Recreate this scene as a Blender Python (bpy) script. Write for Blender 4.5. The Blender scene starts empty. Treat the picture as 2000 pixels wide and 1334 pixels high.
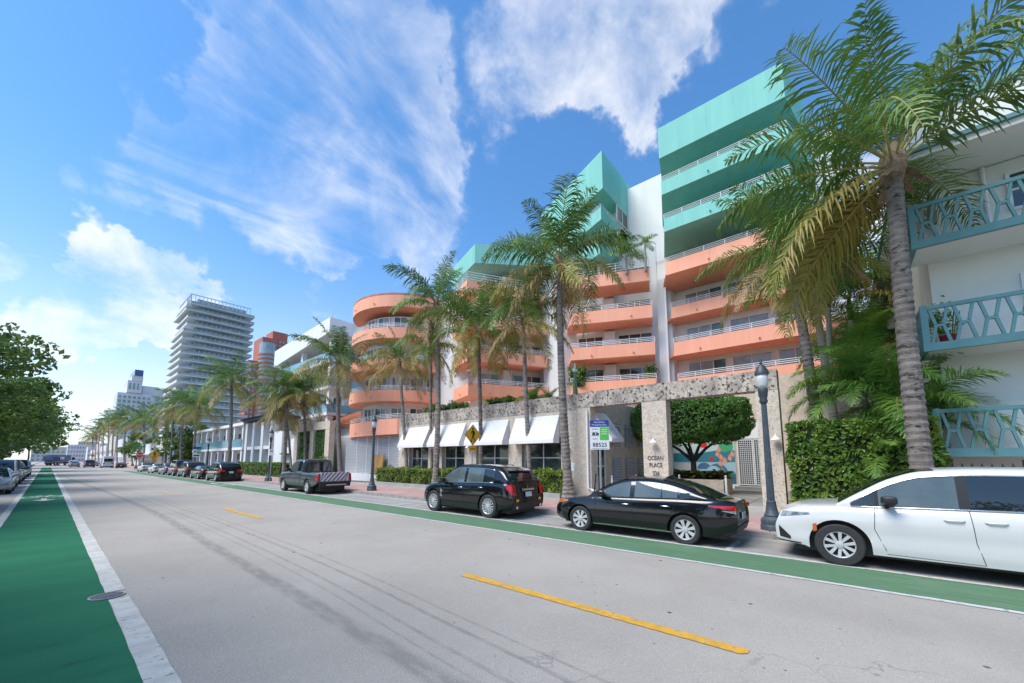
import bpy, math, random
from mathutils import Vector, Matrix
R = math.radians
sc = bpy.context.scene
col = sc.collection
random.seed(7)
# ------------------------------------------------------------------ camera
CAM_H, CAM_F, PPX, PPY, RVX, RVY = 1.9, 760.0, 1000.0, 811.0, 93.0, 898.0   # photo is 2000 px wide
pitch = math.atan((RVY - PPY) / CAM_F)
yaw = R(-49.856)
cd = bpy.data.cameras.new('camera'); cam = bpy.data.objects.new('camera', cd); col.objects.link(cam)
cam.location = (0, 0, CAM_H); cam.rotation_euler = (R(90) + pitch, 0, yaw)
cd.sensor_width = 36; cd.lens = CAM_F / 2000 * 36; cd.shift_y = (PPY - 667) / 2000
cd.clip_start = 0.1; cd.clip_end = 5000
sc.camera = cam
_M = Matrix.Rotation(yaw, 3, 'Z') @ Matrix.Rotation(pitch, 3, 'X')
_r, _f, _u = _M @ Vector((1, 0, 0)), _M @ Vector((0, 1, 0)), _M @ Vector((0, 0, 1))
EYE = Vector((0, 0, CAM_H))
def ray(px, py): return _r * (px - PPX) + _u * (PPY - py) + _f * CAM_F
def G(px, py, z=0.0): d = ray(px, py); return EYE + d * ((z - CAM_H) / d.z)
def onX(px, py, X): d = ray(px, py); return EYE + d * (X / d.x)
def onY(px, py, Y): d = ray(px, py); return EYE + d * (Y / d.y)
def YX(px, X, py=898): d = ray(px, py); return d.y * X / d.x       # Y of a pixel column on the plane X
# ------------------------------------------------------------------ light
SUN_DIR = Vector((-0.52, 0.20, 0.83)).normalized()       # towards the sun
sun_el = math.asin(SUN_DIR.z); sun_az = math.atan2(SUN_DIR.x, SUN_DIR.y)
sl = bpy.data.lights.new('sun', 'SUN'); sl.energy = 2.3; sl.angle = R(36); sl.color = (1, .93, .84)
so = bpy.data.objects.new('sun', sl); col.objects.link(so)
so.rotation_euler = SUN_DIR.to_track_quat('Z', 'Y').to_euler()
sc.render.engine = 'CYCLES'; sc.cycles.max_bounces = 6; sc.cycles.diffuse_bounces = 3; sc.cycles.glossy_bounces = 3; sc.cycles.transmission_bounces = 3
vs = sc.view_settings
vs.view_transform = 'Standard'; vs.look = 'None'; vs.gamma = 1; vs.exposure = 1.0; vs.use_curve_mapping = False
# ------------------------------------------------------------------ sky with clouds
w = bpy.data.worlds.new('World'); sc.world = w; w.use_nodes = True
nt = w.node_tree; N = nt.nodes; LK = nt.links
for n in list(N): N.remove(n)
def nn(t, **k):
    n = N.new(t)
    for a, b in k.items(): setattr(n, a, b)
    return n
def wmath(op, a, b=None, c=None, clamp=False):
    n = nn('ShaderNodeMath', operation=op, use_clamp=clamp)
    for i, x in enumerate((a, b, c)):
        if x is None: continue
        if isinstance(x, (int, float)): n.inputs[i].default_value = x
        else: LK.new(x, n.inputs[i])
    return n.outputs[0]
def wvec(op, a, b):
    n = nn('ShaderNodeVectorMath', operation=op)
    for i, x in enumerate((a, b)):
        if isinstance(x, (tuple, list, Vector)): n.inputs[i].default_value = tuple(x)
        else: LK.new(x, n.inputs[i])
    return n
def wsmooth(x, a, b, lo=0, hi=1):
    n = nn('ShaderNodeMapRange', interpolation_type='SMOOTHERSTEP')
    LK.new(x, n.inputs[0]); n.inputs[1].default_value = a; n.inputs[2].default_value = b
    n.inputs[3].default_value = lo; n.inputs[4].default_value = hi
    return n.outputs[0]
sky = nn('ShaderNodeTexSky', sky_type='NISHITA'); sky.sun_disc = False
sky.sun_elevation = sun_el; sky.sun_rotation = sun_az
sky.air_density = 1.0; sky.dust_density = 0.6; sky.ozone_density = 2.0
tc = nn('ShaderNodeTexCoord'); DIR = tc.outputs['Generated']
sep = nn('ShaderNodeSeparateXYZ'); LK.new(DIR, sep.inputs[0])
zz = wmath('ADD', wmath('MAXIMUM', sep.outputs[2], 0.0), 0.16)
cmb = nn('ShaderNodeCombineXYZ')
LK.new(wmath('DIVIDE', sep.outputs[0], zz), cmb.inputs[0]); LK.new(wmath('DIVIDE', sep.outputs[1], zz), cmb.inputs[1])
def wnoise(vec, scale, detail, rough, dist=0.0, off=(0, 0, 0), scl=(1, 1, 1), rot=0):
    mp = nn('ShaderNodeMapping'); LK.new(vec, mp.inputs[0]); mp.inputs[1].default_value = off
    mp.inputs[2].default_value = (0, 0, rot); mp.inputs[3].default_value = scl
    n = nn('ShaderNodeTexNoise'); LK.new(mp.outputs[0], n.inputs['Vector'])
    n.inputs['Scale'].default_value = scale; n.inputs['Detail'].default_value = detail
    n.inputs['Roughness'].default_value = rough; n.inputs['Distortion'].default_value = dist
    return n.outputs['Fac']
puff = wnoise(cmb.outputs[0], 2.6, 9, .58, .3)
fine = wnoise(DIR, 7.0, 8, .62, .4)
wisp = wnoise(cmb.outputs[0], 1.3, 8, .60, 1.0, scl=(1, 1.9, 1), rot=R(38))
wn = nn('ShaderNodeTexNoise'); LK.new(DIR, wn.inputs['Vector']); wn.inputs['Scale'].default_value = 5.0; wn.inputs['Detail'].default_value = 5; wn.inputs['Roughness'].default_value = .6
WDIR = wvec('NORMALIZE', wvec('ADD', DIR, wvec('MULTIPLY', wvec('SUBTRACT', wn.outputs['Color'], (.5,.5,.5)).outputs[0], (.42,.42,.42)).outputs[0]).outputs[0], (0,0,0)).outputs[0]
def blobs(lst):
    tot = None
    for px, py, r, k in lst:
        d = ray(px, py).normalized()
        dot = wvec('DOT_PRODUCT', WDIR, d).outputs['Value']
        s = wsmooth(dot, math.cos(R(r*1.28)), 1.0, 0, k*.86)
        tot = s if tot is None else wmath('ADD', tot, s)
    return wmath('MINIMUM', tot, 1.0)
# (photo pixel, angular radius in degrees, weight)
cum = blobs([(960, 120, 9, .5), (1090, 90, 10, .7), (1230, 50, 11, .85), (1340, 60, 9, .65), (1140, 150, 7, .4), (1290, 120, 6, .3),
             (130, 590, 5, .8), (230, 570, 6, .9), (310, 590, 5.5, .85), (380, 560, 5, .7), (60, 600, 5, .5), (250, 515, 4, .6),
             (215, 415, 4, .55), (170, 690, 4, .75), (110, 715, 4, .6), (640, 560, 9, .4), (330, 690, 4, .4), (1720, 480, 12, .9),
             (1700, 620, 9, .8), (1790, 560, 9, .8), (1640, 520, 7, .5), (610, 620, 7, .4)])
wsp = blobs([(520, 60, 11, .35), (640, 150, 14, .75), (740, 230, 13, 1.0), (620, 270, 14, .9), (480, 330, 13, .5), (700, 310, 12, .9),
             (780, 480, 10, .5), (880, 470, 9, .6), (560, 440, 12, .35), (330, 360, 7, .25)])
d1 = wmath('ADD', wmath('MULTIPLY', cum, .46), wmath('ADD', wmath('MULTIPLY', puff, .60), wmath('MULTIPLY', fine, .50)))
d1 = wsmooth(d1, .72, 1.32)
d2 = wmath('ADD', wmath('MULTIPLY', wsp, .40), wmath('ADD', wmath('MULTIPLY', wisp, .75), wmath('MULTIPLY', fine, .35)))
d2 = wsmooth(d2, .76, 1.34, 0, .86)
haz = wmath('POWER', wmath('SUBTRACT', 1.0, wmath('MAXIMUM', sep.outputs[2], 0.0), clamp=True), 5.5)
haz = wmath('MULTIPLY', haz, .80)
dens = wmath('MAXIMUM', wmath('MAXIMUM', d1, d2), haz, clamp=True)
shade = wsmooth(wnoise(DIR, 9.0, 5, .55, off=(.02, .03, .05)), .3, .7, .90, 1.0)
ccol = nn('ShaderNodeCombineColor')
LK.new(wmath('MULTIPLY', shade, 4.9), ccol.inputs[0]); LK.new(wmath('MULTIPLY', shade, 4.9), ccol.inputs[1]); LK.new(wmath('MULTIPLY', shade, 4.95), ccol.inputs[2])
tint = nn('ShaderNodeMix', data_type='RGBA', blend_type='MULTIPLY'); tint.inputs[0].default_value = 1
LK.new(sky.outputs[0], tint.inputs[6]); tg = nn('ShaderNodeMix', data_type='RGBA'); LK.new(wsmooth(sep.outputs[2], .0, .55), tg.inputs[0]); tg.inputs[6].default_value = (.80, .90, 1.0, 1); tg.inputs[7].default_value = (.48, .83, 1.05, 1)
LK.new(tg.outputs[2], tint.inputs[7])
mx = nn('ShaderNodeMix', data_type='RGBA'); LK.new(dens, mx.inputs[0]); LK.new(tint.outputs[2], mx.inputs[6]); LK.new(ccol.outputs[0], mx.inputs[7])
bg = nn('ShaderNodeBackground'); LK.new(mx.outputs[2], bg.inputs[0]); bg.inputs[1].default_value = 0.125
wo = nn('ShaderNodeOutputWorld'); LK.new(bg.outputs[0], wo.inputs[0])
# ------------------------------------------------------------------ helpers
class MB:
    def __init__(s): s.v = []; s.f = []
    def add(s, vs, fs):
        b = len(s.v); s.v += [tuple(p) for p in vs]; s.f += [tuple(i + b for i in q) for q in fs]
    def box(s, x0, x1, y0, y1, z0, z1):
        s.add([(x0,y0,z0),(x1,y0,z0),(x1,y1,z0),(x0,y1,z0),(x0,y0,z1),(x1,y0,z1),(x1,y1,z1),(x0,y1,z1)],
              [(0,3,2,1),(4,5,6,7),(0,1,5,4),(1,2,6,5),(2,3,7,6),(3,0,4,7)]); return s
    def obx(s, o, u, a0, a1, b0, b1, z0, z1):      # oriented box: u along, n = right-hand normal of u
        u = Vector(u).normalized(); n = Vector((u.y, -u.x))
        o = Vector(o)
        P = [o + u*a + n*b for a, b in ((a0,b0),(a1,b0),(a1,b1),(a0,b1))]
        s.prism([(p.x, p.y) for p in P], z0, z1); return s
    def prism(s, poly, z0, z1):
        n = len(poly)
        A = sum(poly[i][0]*poly[(i+1)%n][1] - poly[(i+1)%n][0]*poly[i][1] for i in range(n))
        if A < 0: poly = poly[::-1]
        s.add([(p[0],p[1],z0) for p in poly] + [(p[0],p[1],z1) for p in poly],
              [tuple(range(n-1,-1,-1)), tuple(range(n,2*n))] + [(i,(i+1)%n,n+(i+1)%n,n+i) for i in range(n)]); return s
    def extr(s, pts, d):                            # 3-D planar polygon extruded by vector d
        n = len(pts); d = Vector(d); P = [Vector(p) for p in pts]
        s.add(P + [p + d for p in P], [tuple(range(n-1,-1,-1)), tuple(range(n,2*n))] + [(i,(i+1)%n,n+(i+1)%n,n+i) for i in range(n)]); return s
    def tube(s, pts, rad, n=8, cap=True):
        P = [Vector(p) for p in pts]; b = len(s.v)
        if isinstance(rad, (int, float)): rad = [rad]*len(P)
        for i, p in enumerate(P):
            t = (P[min(i+1,len(P)-1)] - P[max(i-1,0)]).normalized()
            a = t.cross(Vector((0,0,1)) if abs(t.z) < .9 else Vector((0,1,0))).normalized(); c = t.cross(a)
            for k in range(n):
                q = 2*math.pi*k/n; s.v.append(tuple(p + (a*math.cos(q) + c*math.sin(q))*rad[i]))
        for i in range(len(P)-1):
            for k in range(n):
                k2 = (k+1) % n; s.f.append((b+i*n+k, b+i*n+k2, b+(i+1)*n+k2, b+(i+1)*n+k))
        if cap: s.f.append(tuple(b+k for k in range(n))[::-1]); s.f.append(tuple(b+(len(P)-1)*n+k for k in range(n)))
        return s
    def lathe(s, prof, n=16, c=(0,0,0), axis='z', flute=0, cap=True):
        b = len(s.v)
        for i, (r, z) in enumerate(prof):
            for k in range(n):
                q = 2*math.pi*k/n; rr = r*(1 - (flute if k % 2 else 0))
                p = (rr*math.cos(q), rr*math.sin(q), z) if axis == 'z' else (z, rr*math.cos(q), rr*math.sin(q))
                s.v.append((p[0]+c[0], p[1]+c[1], p[2]+c[2]))
        for i in range(len(prof)-1):
            for k in range(n):
                k2 = (k+1) % n; s.f.append((b+i*n+k, b+i*n+k2, b+(i+1)*n+k2, b+(i+1)*n+k))
        if cap: s.f.append(tuple(b+k for k in range(n))[::-1]); s.f.append(tuple(b+(len(prof)-1)*n+k for k in range(n)))
        return s
    def grid(s, rows, closed=False):                # rows of equal length point lists
        b = len(s.v); m = len(rows[0])
        for r in rows: s.v += [tuple(p) for p in r]
        for i in range(len(rows)-1):
            for k in range(m if closed else m-1):
                k2 = (k+1) % m; s.f.append((b+i*m+k, b+i*m+k2, b+(i+1)*m+k2, b+(i+1)*m+k))
        return s
    def mesh(s, name, mat, smooth=False):
        me = bpy.data.meshes.new(name); me.from_pydata(s.v, [], s.f); me.update()
        if mat: me.materials.append(mat)
        if smooth:
            me.polygons.foreach_set('use_smooth', [True]*len(me.polygons))
            if smooth is not True: me.set_sharp_from_angle(angle=R(smooth))
        return me
    def build(s, name, mat, parent=None, smooth=False, world=True):
        if parent is not None and world:
            o = org(parent); s.v = [(p[0]-o.x, p[1]-o.y, p[2]-o.z) for p in s.v]
        ob = bpy.data.objects.new(name, s.mesh(name, mat, smooth)); col.objects.link(ob); ob.parent = parent
        return ob
def org(o):
    v = Vector((0,0,0))
    while o is not None: v += o.location; o = o.parent
    return v
def tag(o, label=None, cat=None, group=None, kind=None):
    for k, x in (('label',label),('category',cat),('group',group),('kind',kind)):
        if x: o[k] = x
    return o
def thing(name, label, cat, loc=(0,0,0), rotz=0, group=None):
    o = bpy.data.objects.new(name, None); col.objects.link(o); o.empty_display_size = .2
    o.location = loc; o.rotation_euler = (0,0,rotz); return tag(o, label, cat, group)
def copy_tree(o, parent=None):
    c = o.copy(); col.objects.link(c); c.parent = parent
    for ch in list(o.children): copy_tree(ch, c)
    return c
def struct(name, mb, mat): return tag(mb.build(name, mat), kind='structure')
# ------------------------------------------------------------------ materials
def mat(name, c1, c2=None, scale=4, rough=.6, bump=0, bscale=40, metal=0, coat=0, spec=.5, detail=6, lo=.35, hi=.65, coords='Object', c3=None, s3=30, lo3=.6, hi3=.7, rnd=0, trans=0, sub=0, stretch=None):
    m = bpy.data.materials.new(name); m.use_nodes = True
    t = m.node_tree; b = t.nodes['Principled BSDF']
    b.inputs['Roughness'].default_value = rough; b.inputs['Metallic'].default_value = metal
    b.inputs['Coat Weight'].default_value = coat; b.inputs['Coat Roughness'].default_value = .03
    b.inputs['Specular IOR Level'].default_value = spec
    tcn = t.nodes.new('ShaderNodeTexCoord'); vec = tcn.outputs[coords]
    if stretch:
        mp = t.nodes.new('ShaderNodeMapping'); mp.inputs[3].default_value = stretch; t.links.new(vec, mp.inputs[0]); vec = mp.outputs[0]
    def noise(sc_, det=detail):
        n = t.nodes.new('ShaderNodeTexNoise'); n.inputs['Scale'].default_value = sc_; n.inputs['Detail'].default_value = det
        n.inputs['Roughness'].default_value = .6; t.links.new(vec, n.inputs['Vector']); return n.outputs['Fac']
    def ramp(x, a, b_):
        n = t.nodes.new('ShaderNodeMapRange'); n.interpolation_type = 'SMOOTHSTEP'; t.links.new(x, n.inputs[0]); n.inputs[1].default_value = a; n.inputs[2].default_value = b_; return n.outputs[0]
    def mixc(f, a, b_):
        n = t.nodes.new('ShaderNodeMix'); n.data_type = 'RGBA'; t.links.new(f, n.inputs[0])
        for i, x in ((6,a),(7,b_)):
            if isinstance(x, tuple): n.inputs[i].default_value = (*x, 1)
            else: t.links.new(x, n.inputs[i])
        return n.outputs[2]
    c = None
    if c2: c = mixc(ramp(noise(scale), lo, hi), c1, c2)
    if c3: c = mixc(ramp(noise(s3, 8), lo3, hi3), c if c else c1, c3)
    if rnd:
        oi = t.nodes.new('ShaderNodeObjectInfo'); hs = t.nodes.new('ShaderNodeHueSaturation')
        mr = t.nodes.new('ShaderNodeMapRange'); t.links.new(oi.outputs['Random'], mr.inputs[0]); mr.inputs[3].default_value = 1-rnd; mr.inputs[4].default_value = 1+rnd
        t.links.new(mr.outputs[0], hs.inputs['Value'])
        if c: t.links.new(c, hs.inputs['Color'])
        else: hs.inputs['Color'].default_value = (*c1, 1)
        c = hs.outputs[0]
    if c: t.links.new(c, b.inputs['Base Color'])
    else: b.inputs['Base Color'].default_value = (*c1, 1)
    if bump:
        bn = t.nodes.new('ShaderNodeBump'); bn.inputs['Strength'].default_value = bump; bn.inputs['Distance'].default_value = .02
        t.links.new(noise(bscale), bn.inputs['Height']); t.links.new(bn.outputs[0], b.inputs['Normal'])
    if trans:       # thin leaf: part of the light passes through
        out = t.nodes['Material Output']; tr = t.nodes.new('ShaderNodeBsdfTranslucent'); ms = t.nodes.new('ShaderNodeMixShader')
        if c: t.links.new(c, tr.inputs[0])
        else: tr.inputs[0].default_value = (*c1, 1)
        ms.inputs[0].default_value = trans; t.links.new(b.outputs[0], ms.inputs[1]); t.links.new(tr.outputs[0], ms.inputs[2]); t.links.new(ms.outputs[0], out.inputs[0])
    return m
M = {}
def D(k, *a, **q): M[k] = mat(k, *a, **q)
D('white_stucco', (.80,.79,.775), (.75,.74,.725), scale=.6, rough=.8, bump=.2, bscale=60, c3=(.60,.585,.56), s3=1.3, lo3=.58, hi3=.85, stretch=(2,2,.2))
D('white_paint', (.78,.78,.78), rough=.45)
D('coral', (.93,.42,.28), (.88,.385,.25), scale=.8, rough=.8, bump=.2, bscale=70, c3=(.66,.27,.175), s3=1.5, lo3=.58, hi3=.86, stretch=(2.2,2.2,.22))
D('teal', (.235,.57,.50), (.205,.52,.455), scale=.7, rough=.8, bump=.2, bscale=70, c3=(.14,.37,.33), s3=1.5, lo3=.58, hi3=.86, stretch=(2.2,2.2,.22))
D('stone', (.70,.60,.49), (.58,.49,.39), scale=4.5, rough=.9, bump=1.0, bscale=34, c3=(.17,.14,.115), s3=17, lo3=.565, hi3=.65)
D('stone_top', (.60,.51,.42), (.33,.285,.24), scale=1.9, rough=.9, bump=1.0, bscale=30, c3=(.045,.04,.036), s3=8, lo3=.52, hi3=.62)
D('stone_side', (.66,.55,.44), (.55,.455,.36), scale=3, rough=.9, bump=.6, bscale=26, c3=(.26,.21,.17), s3=14, lo3=.60, hi3=.72)
D('awning', (.80,.79,.80), (.75,.74,.75), scale=2, rough=.85)
D('glass_dark', (.018,.026,.026), (.04,.05,.05), scale=.7, rough=.04, spec=.8)
D('glass_teal', (.045,.085,.09), (.08,.14,.14), scale=.5, rough=.05, spec=.8)
D('blind', (.30,.33,.335), (.20,.23,.24), scale=.9, rough=.25, coat=.6)
D('glass_blue', (.17,.34,.42), (.22,.40,.48), scale=.3, rough=.08, spec=.7)
D('frame_white', (.74,.75,.76), rough=.4)
D('shutter', (.50,.51,.53), (.45,.46,.48), scale=3, rough=.5)
D('grey_louver', (.36,.36,.36), rough=.5)
D('right_wall', (.76,.775,.735), (.71,.73,.69), scale=.5, rough=.8, bump=.15, bscale=50, c3=(.63,.64,.605), s3=1.1, lo3=.6, hi3=.9)
D('right_teal', (.115,.275,.29), (.095,.24,.255), scale=2, rough=.55, bump=.1, bscale=30)
D('metal_dark', (.035,.045,.055), (.05,.06,.07), scale=6, rough=.45, bump=.2, bscale=60)
D('lamp_paint', (.05,.068,.085), (.085,.105,.125), scale=9, rough=.5, bump=.3, bscale=40, lo=.45, hi=.75)
D('lantern_glass', (.55,.56,.54), rough=.2, spec=.6)
D('steel', (.45,.46,.47), rough=.4, metal=.7)
D('bark_palm', (.27,.235,.205), (.17,.145,.125), scale=5, rough=.95, bump=.9, bscale=30, c3=(.05,.042,.036), s3=7, lo3=.54, hi3=.66, stretch=(.6,.6,1.6), rnd=.2)
D('bark_smooth', (.34,.33,.29), (.26,.25,.22), scale=4, rough=.9, bump=.5, bscale=20, stretch=(.5,.5,3))
D('bark_dark', (.05,.04,.032), (.085,.068,.055), scale=8, rough=.95, bump=.8, bscale=30)
D('fibre', (.26,.19,.12), (.14,.10,.07), scale=12, rough=.95, bump=.8, bscale=60)
D('frond_green', (.085,.185,.035), (.15,.24,.045), scale=1.2, rough=.42, rnd=.32, trans=.3, c3=(.28,.28,.06), s3=.9, lo3=.62, hi3=.85)
D('frond_yellow', (.28,.28,.05), (.40,.31,.07), scale=1.0, rough=.5, rnd=.2, trans=.32, c3=(.44,.29,.12), s3=1.4, lo3=.5, hi3=.75)
D('frond_brown', (.46,.33,.18), (.36,.26,.13), scale=1.0, rough=.7, rnd=.2, trans=.22, c3=(.27,.25,.07), s3=1.1, lo3=.5, hi3=.75)
D('frond_lush', (.12,.26,.045), (.22,.38,.065), scale=1.5, rough=.38, rnd=.25, trans=.32)
D('rachis', (.24,.25,.06), (.32,.27,.09), scale=2, rough=.6)
D('leaf_hedge', (.11,.215,.032), (.26,.38,.055), scale=1.6, rough=.4, trans=.28, lo=.4, hi=.7, c3=(.05,.11,.022), s3=4, lo3=.55, hi3=.7)
D('leaf_yellow', (.26,.34,.045), (.14,.23,.035), scale=2.0, rough=.42, trans=.27, c3=(.40,.42,.07), s3=6, lo3=.55, hi3=.75)
D('leaf_dark', (.09,.225,.045), (.18,.34,.07), scale=2.0, rough=.36, trans=.26, c3=(.05,.115,.026), s3=5, lo3=.56, hi3=.7)
D('leaf_tree', (.095,.175,.036), (.17,.25,.05), scale=.6, rough=.42, trans=.34, c3=(.05,.10,.024), s3=2, lo3=.52, hi3=.70)
D('leaf_maroon', (.055,.014,.02), (.03,.01,.014), scale=5, rough=.45)
D('hedge_core', (.014,.022,.008), rough=1)  # near-black, paints the shade deep inside the foliage
D('soil', (.05,.042,.034), (.08,.065,.05), scale=12, rough=1, bump=.8, bscale=30)
D('rubber', (.022,.022,.023), (.032,.032,.033), scale=20, rough=.75)
D('alloy', (.58,.58,.59), rough=.32, metal=.35)
D('alloy_dark', (.03,.03,.032), rough=.4, metal=.5)
D('chrome', (.75,.76,.78), rough=.12, metal=1)
D('car_glass', (.012,.016,.018), rough=.02, spec=.9)
D('car_glass_light', (.06,.085,.085), (.10,.12,.12), scale=1.2, rough=.02, spec=.9)
D('trim_black', (.016,.016,.017), rough=.5)
D('lamp_red', (.55,.02,.018), (.40,.012,.012), scale=6, rough=.12, coat=.8)
D('lamp_amber', (.50,.12,.02), rough=.15, coat=.6)
D('lamp_clear', (.30,.32,.34), (.10,.11,.12), scale=5, rough=.1, coat=1, lo=.45, hi=.6)
D('plate', (.66,.70,.68), (.45,.52,.5), scale=22, rough=.4)
def paint(k, c, **q): D(k, c, rough=q.pop('rough', .28), coat=.8, spec=.35, **q)
paint('paint_white', (.60,.60,.595)); paint('paint_black', (.004,.0045,.006), rough=.15); paint('paint_grey', (.075,.085,.095), metal=.3)
paint('paint_silver', (.34,.37,.40), metal=.4); paint('paint_charcoal', (.028,.031,.035), metal=.2); paint('paint_maroon', (.045,.012,.014)); paint('paint_blue', (.012,.06,.22), rough=.45); paint('paint_steel', (.17,.21,.26), metal=.4)
D('pink_slab', (.46,.29,.265), (.40,.25,.225), scale=1.2, rough=.85, bump=.2, bscale=90, rnd=.08, c3=(.34,.22,.20), s3=4, lo3=.58, hi3=.8)
D('grey_slab', (.39,.37,.345), (.33,.31,.29), scale=1.1, rough=.85, bump=.2, bscale=90, rnd=.07, c3=(.25,.235,.22), s3=3, lo3=.58, hi3=.8)
D('joint', (.17,.13,.12), rough=1)
D('kerb', (.33,.315,.295), (.24,.225,.21), scale=2, rough=.9, bump=.4, bscale=40, c3=(.12,.11,.10), s3=5, lo3=.57, hi3=.72, rnd=.08)
D('concrete', (.38,.36,.34), (.32,.305,.285), scale=1.0, rough=.9, bump=.3, bscale=60, c3=(.2,.19,.18), s3=5, lo3=.62, hi3=.75)
D('far_ground', (.16,.17,.12), (.22,.20,.16), scale=.05, rough=1)
D('sign_yellow', (.86,.45,.02), (.80,.42,.02), scale=5, rough=.4)
D('sign_red', (.60,.02,.03), rough=.4); D('sign_green', (.02,.25,.10), rough=.4); D('sign_white', (.80,.80,.80), rough=.4)
D('sign_blue', (.018,.05,.28), rough=.4); D('sign_lime', (.10,.50,.07), rough=.4); D('ink', (.012,.012,.013), rough=.5); D('ink_grey', (.30,.32,.34), rough=.5)
D('stone_letter', (.11,.095,.085), rough=.7)
D('reed', (.50,.30,.11), (.38,.21,.07), scale=3, rough=.9, bump=.6, bscale=40, stretch=(9,9,.6))
D('terracotta', (.45,.16,.08), (.34,.11,.055), scale=3, rough=.85, rnd=.15)
D('pot_red', (.25,.02,.03), rough=.4)
D('rope', (.68,.66,.62), rough=.8)
D('canvas_green', (.16,.26,.14), rough=.8)
D('red_tower', (.46,.16,.12), (.40,.13,.10), scale=.1, rough=.8)
D('far_white', (.66,.67,.69), (.60,.61,.63), scale=.1, rough=.8)
D('far_slab', (.66,.675,.69), rough=.7); D('far_glass', (.20,.275,.30), (.30,.38,.41), scale=.25, rough=.15, spec=.7)
D('cream', (.62,.58,.52), (.56,.53,.47), scale=.3, rough=.85)
def text(s, size, mname, parent, loc, rot, name='lettering', depth=.004, align='CENTER'):
    cu = bpy.data.curves.new(name, 'FONT'); cu.body = s; cu.size = size; cu.align_x = align; cu.align_y = 'CENTER'; cu.extrude = depth
    t = bpy.data.objects.new(name, cu); col.objects.link(t); bpy.context.view_layer.update()
    me = bpy.data.meshes.new_from_object(t); bpy.data.objects.remove(t); bpy.data.curves.remove(cu)
    me.materials.clear(); me.materials.append(M[mname])
    o = bpy.data.objects.new(name, me); col.objects.link(o); o.parent = parent
    o.location = Vector(loc) - (org(parent) if parent else Vector()); o.rotation_euler = rot; return o
FACE_STREET = (R(90), 0, R(-90))      # lettering that faces -X and reads from the street
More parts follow.
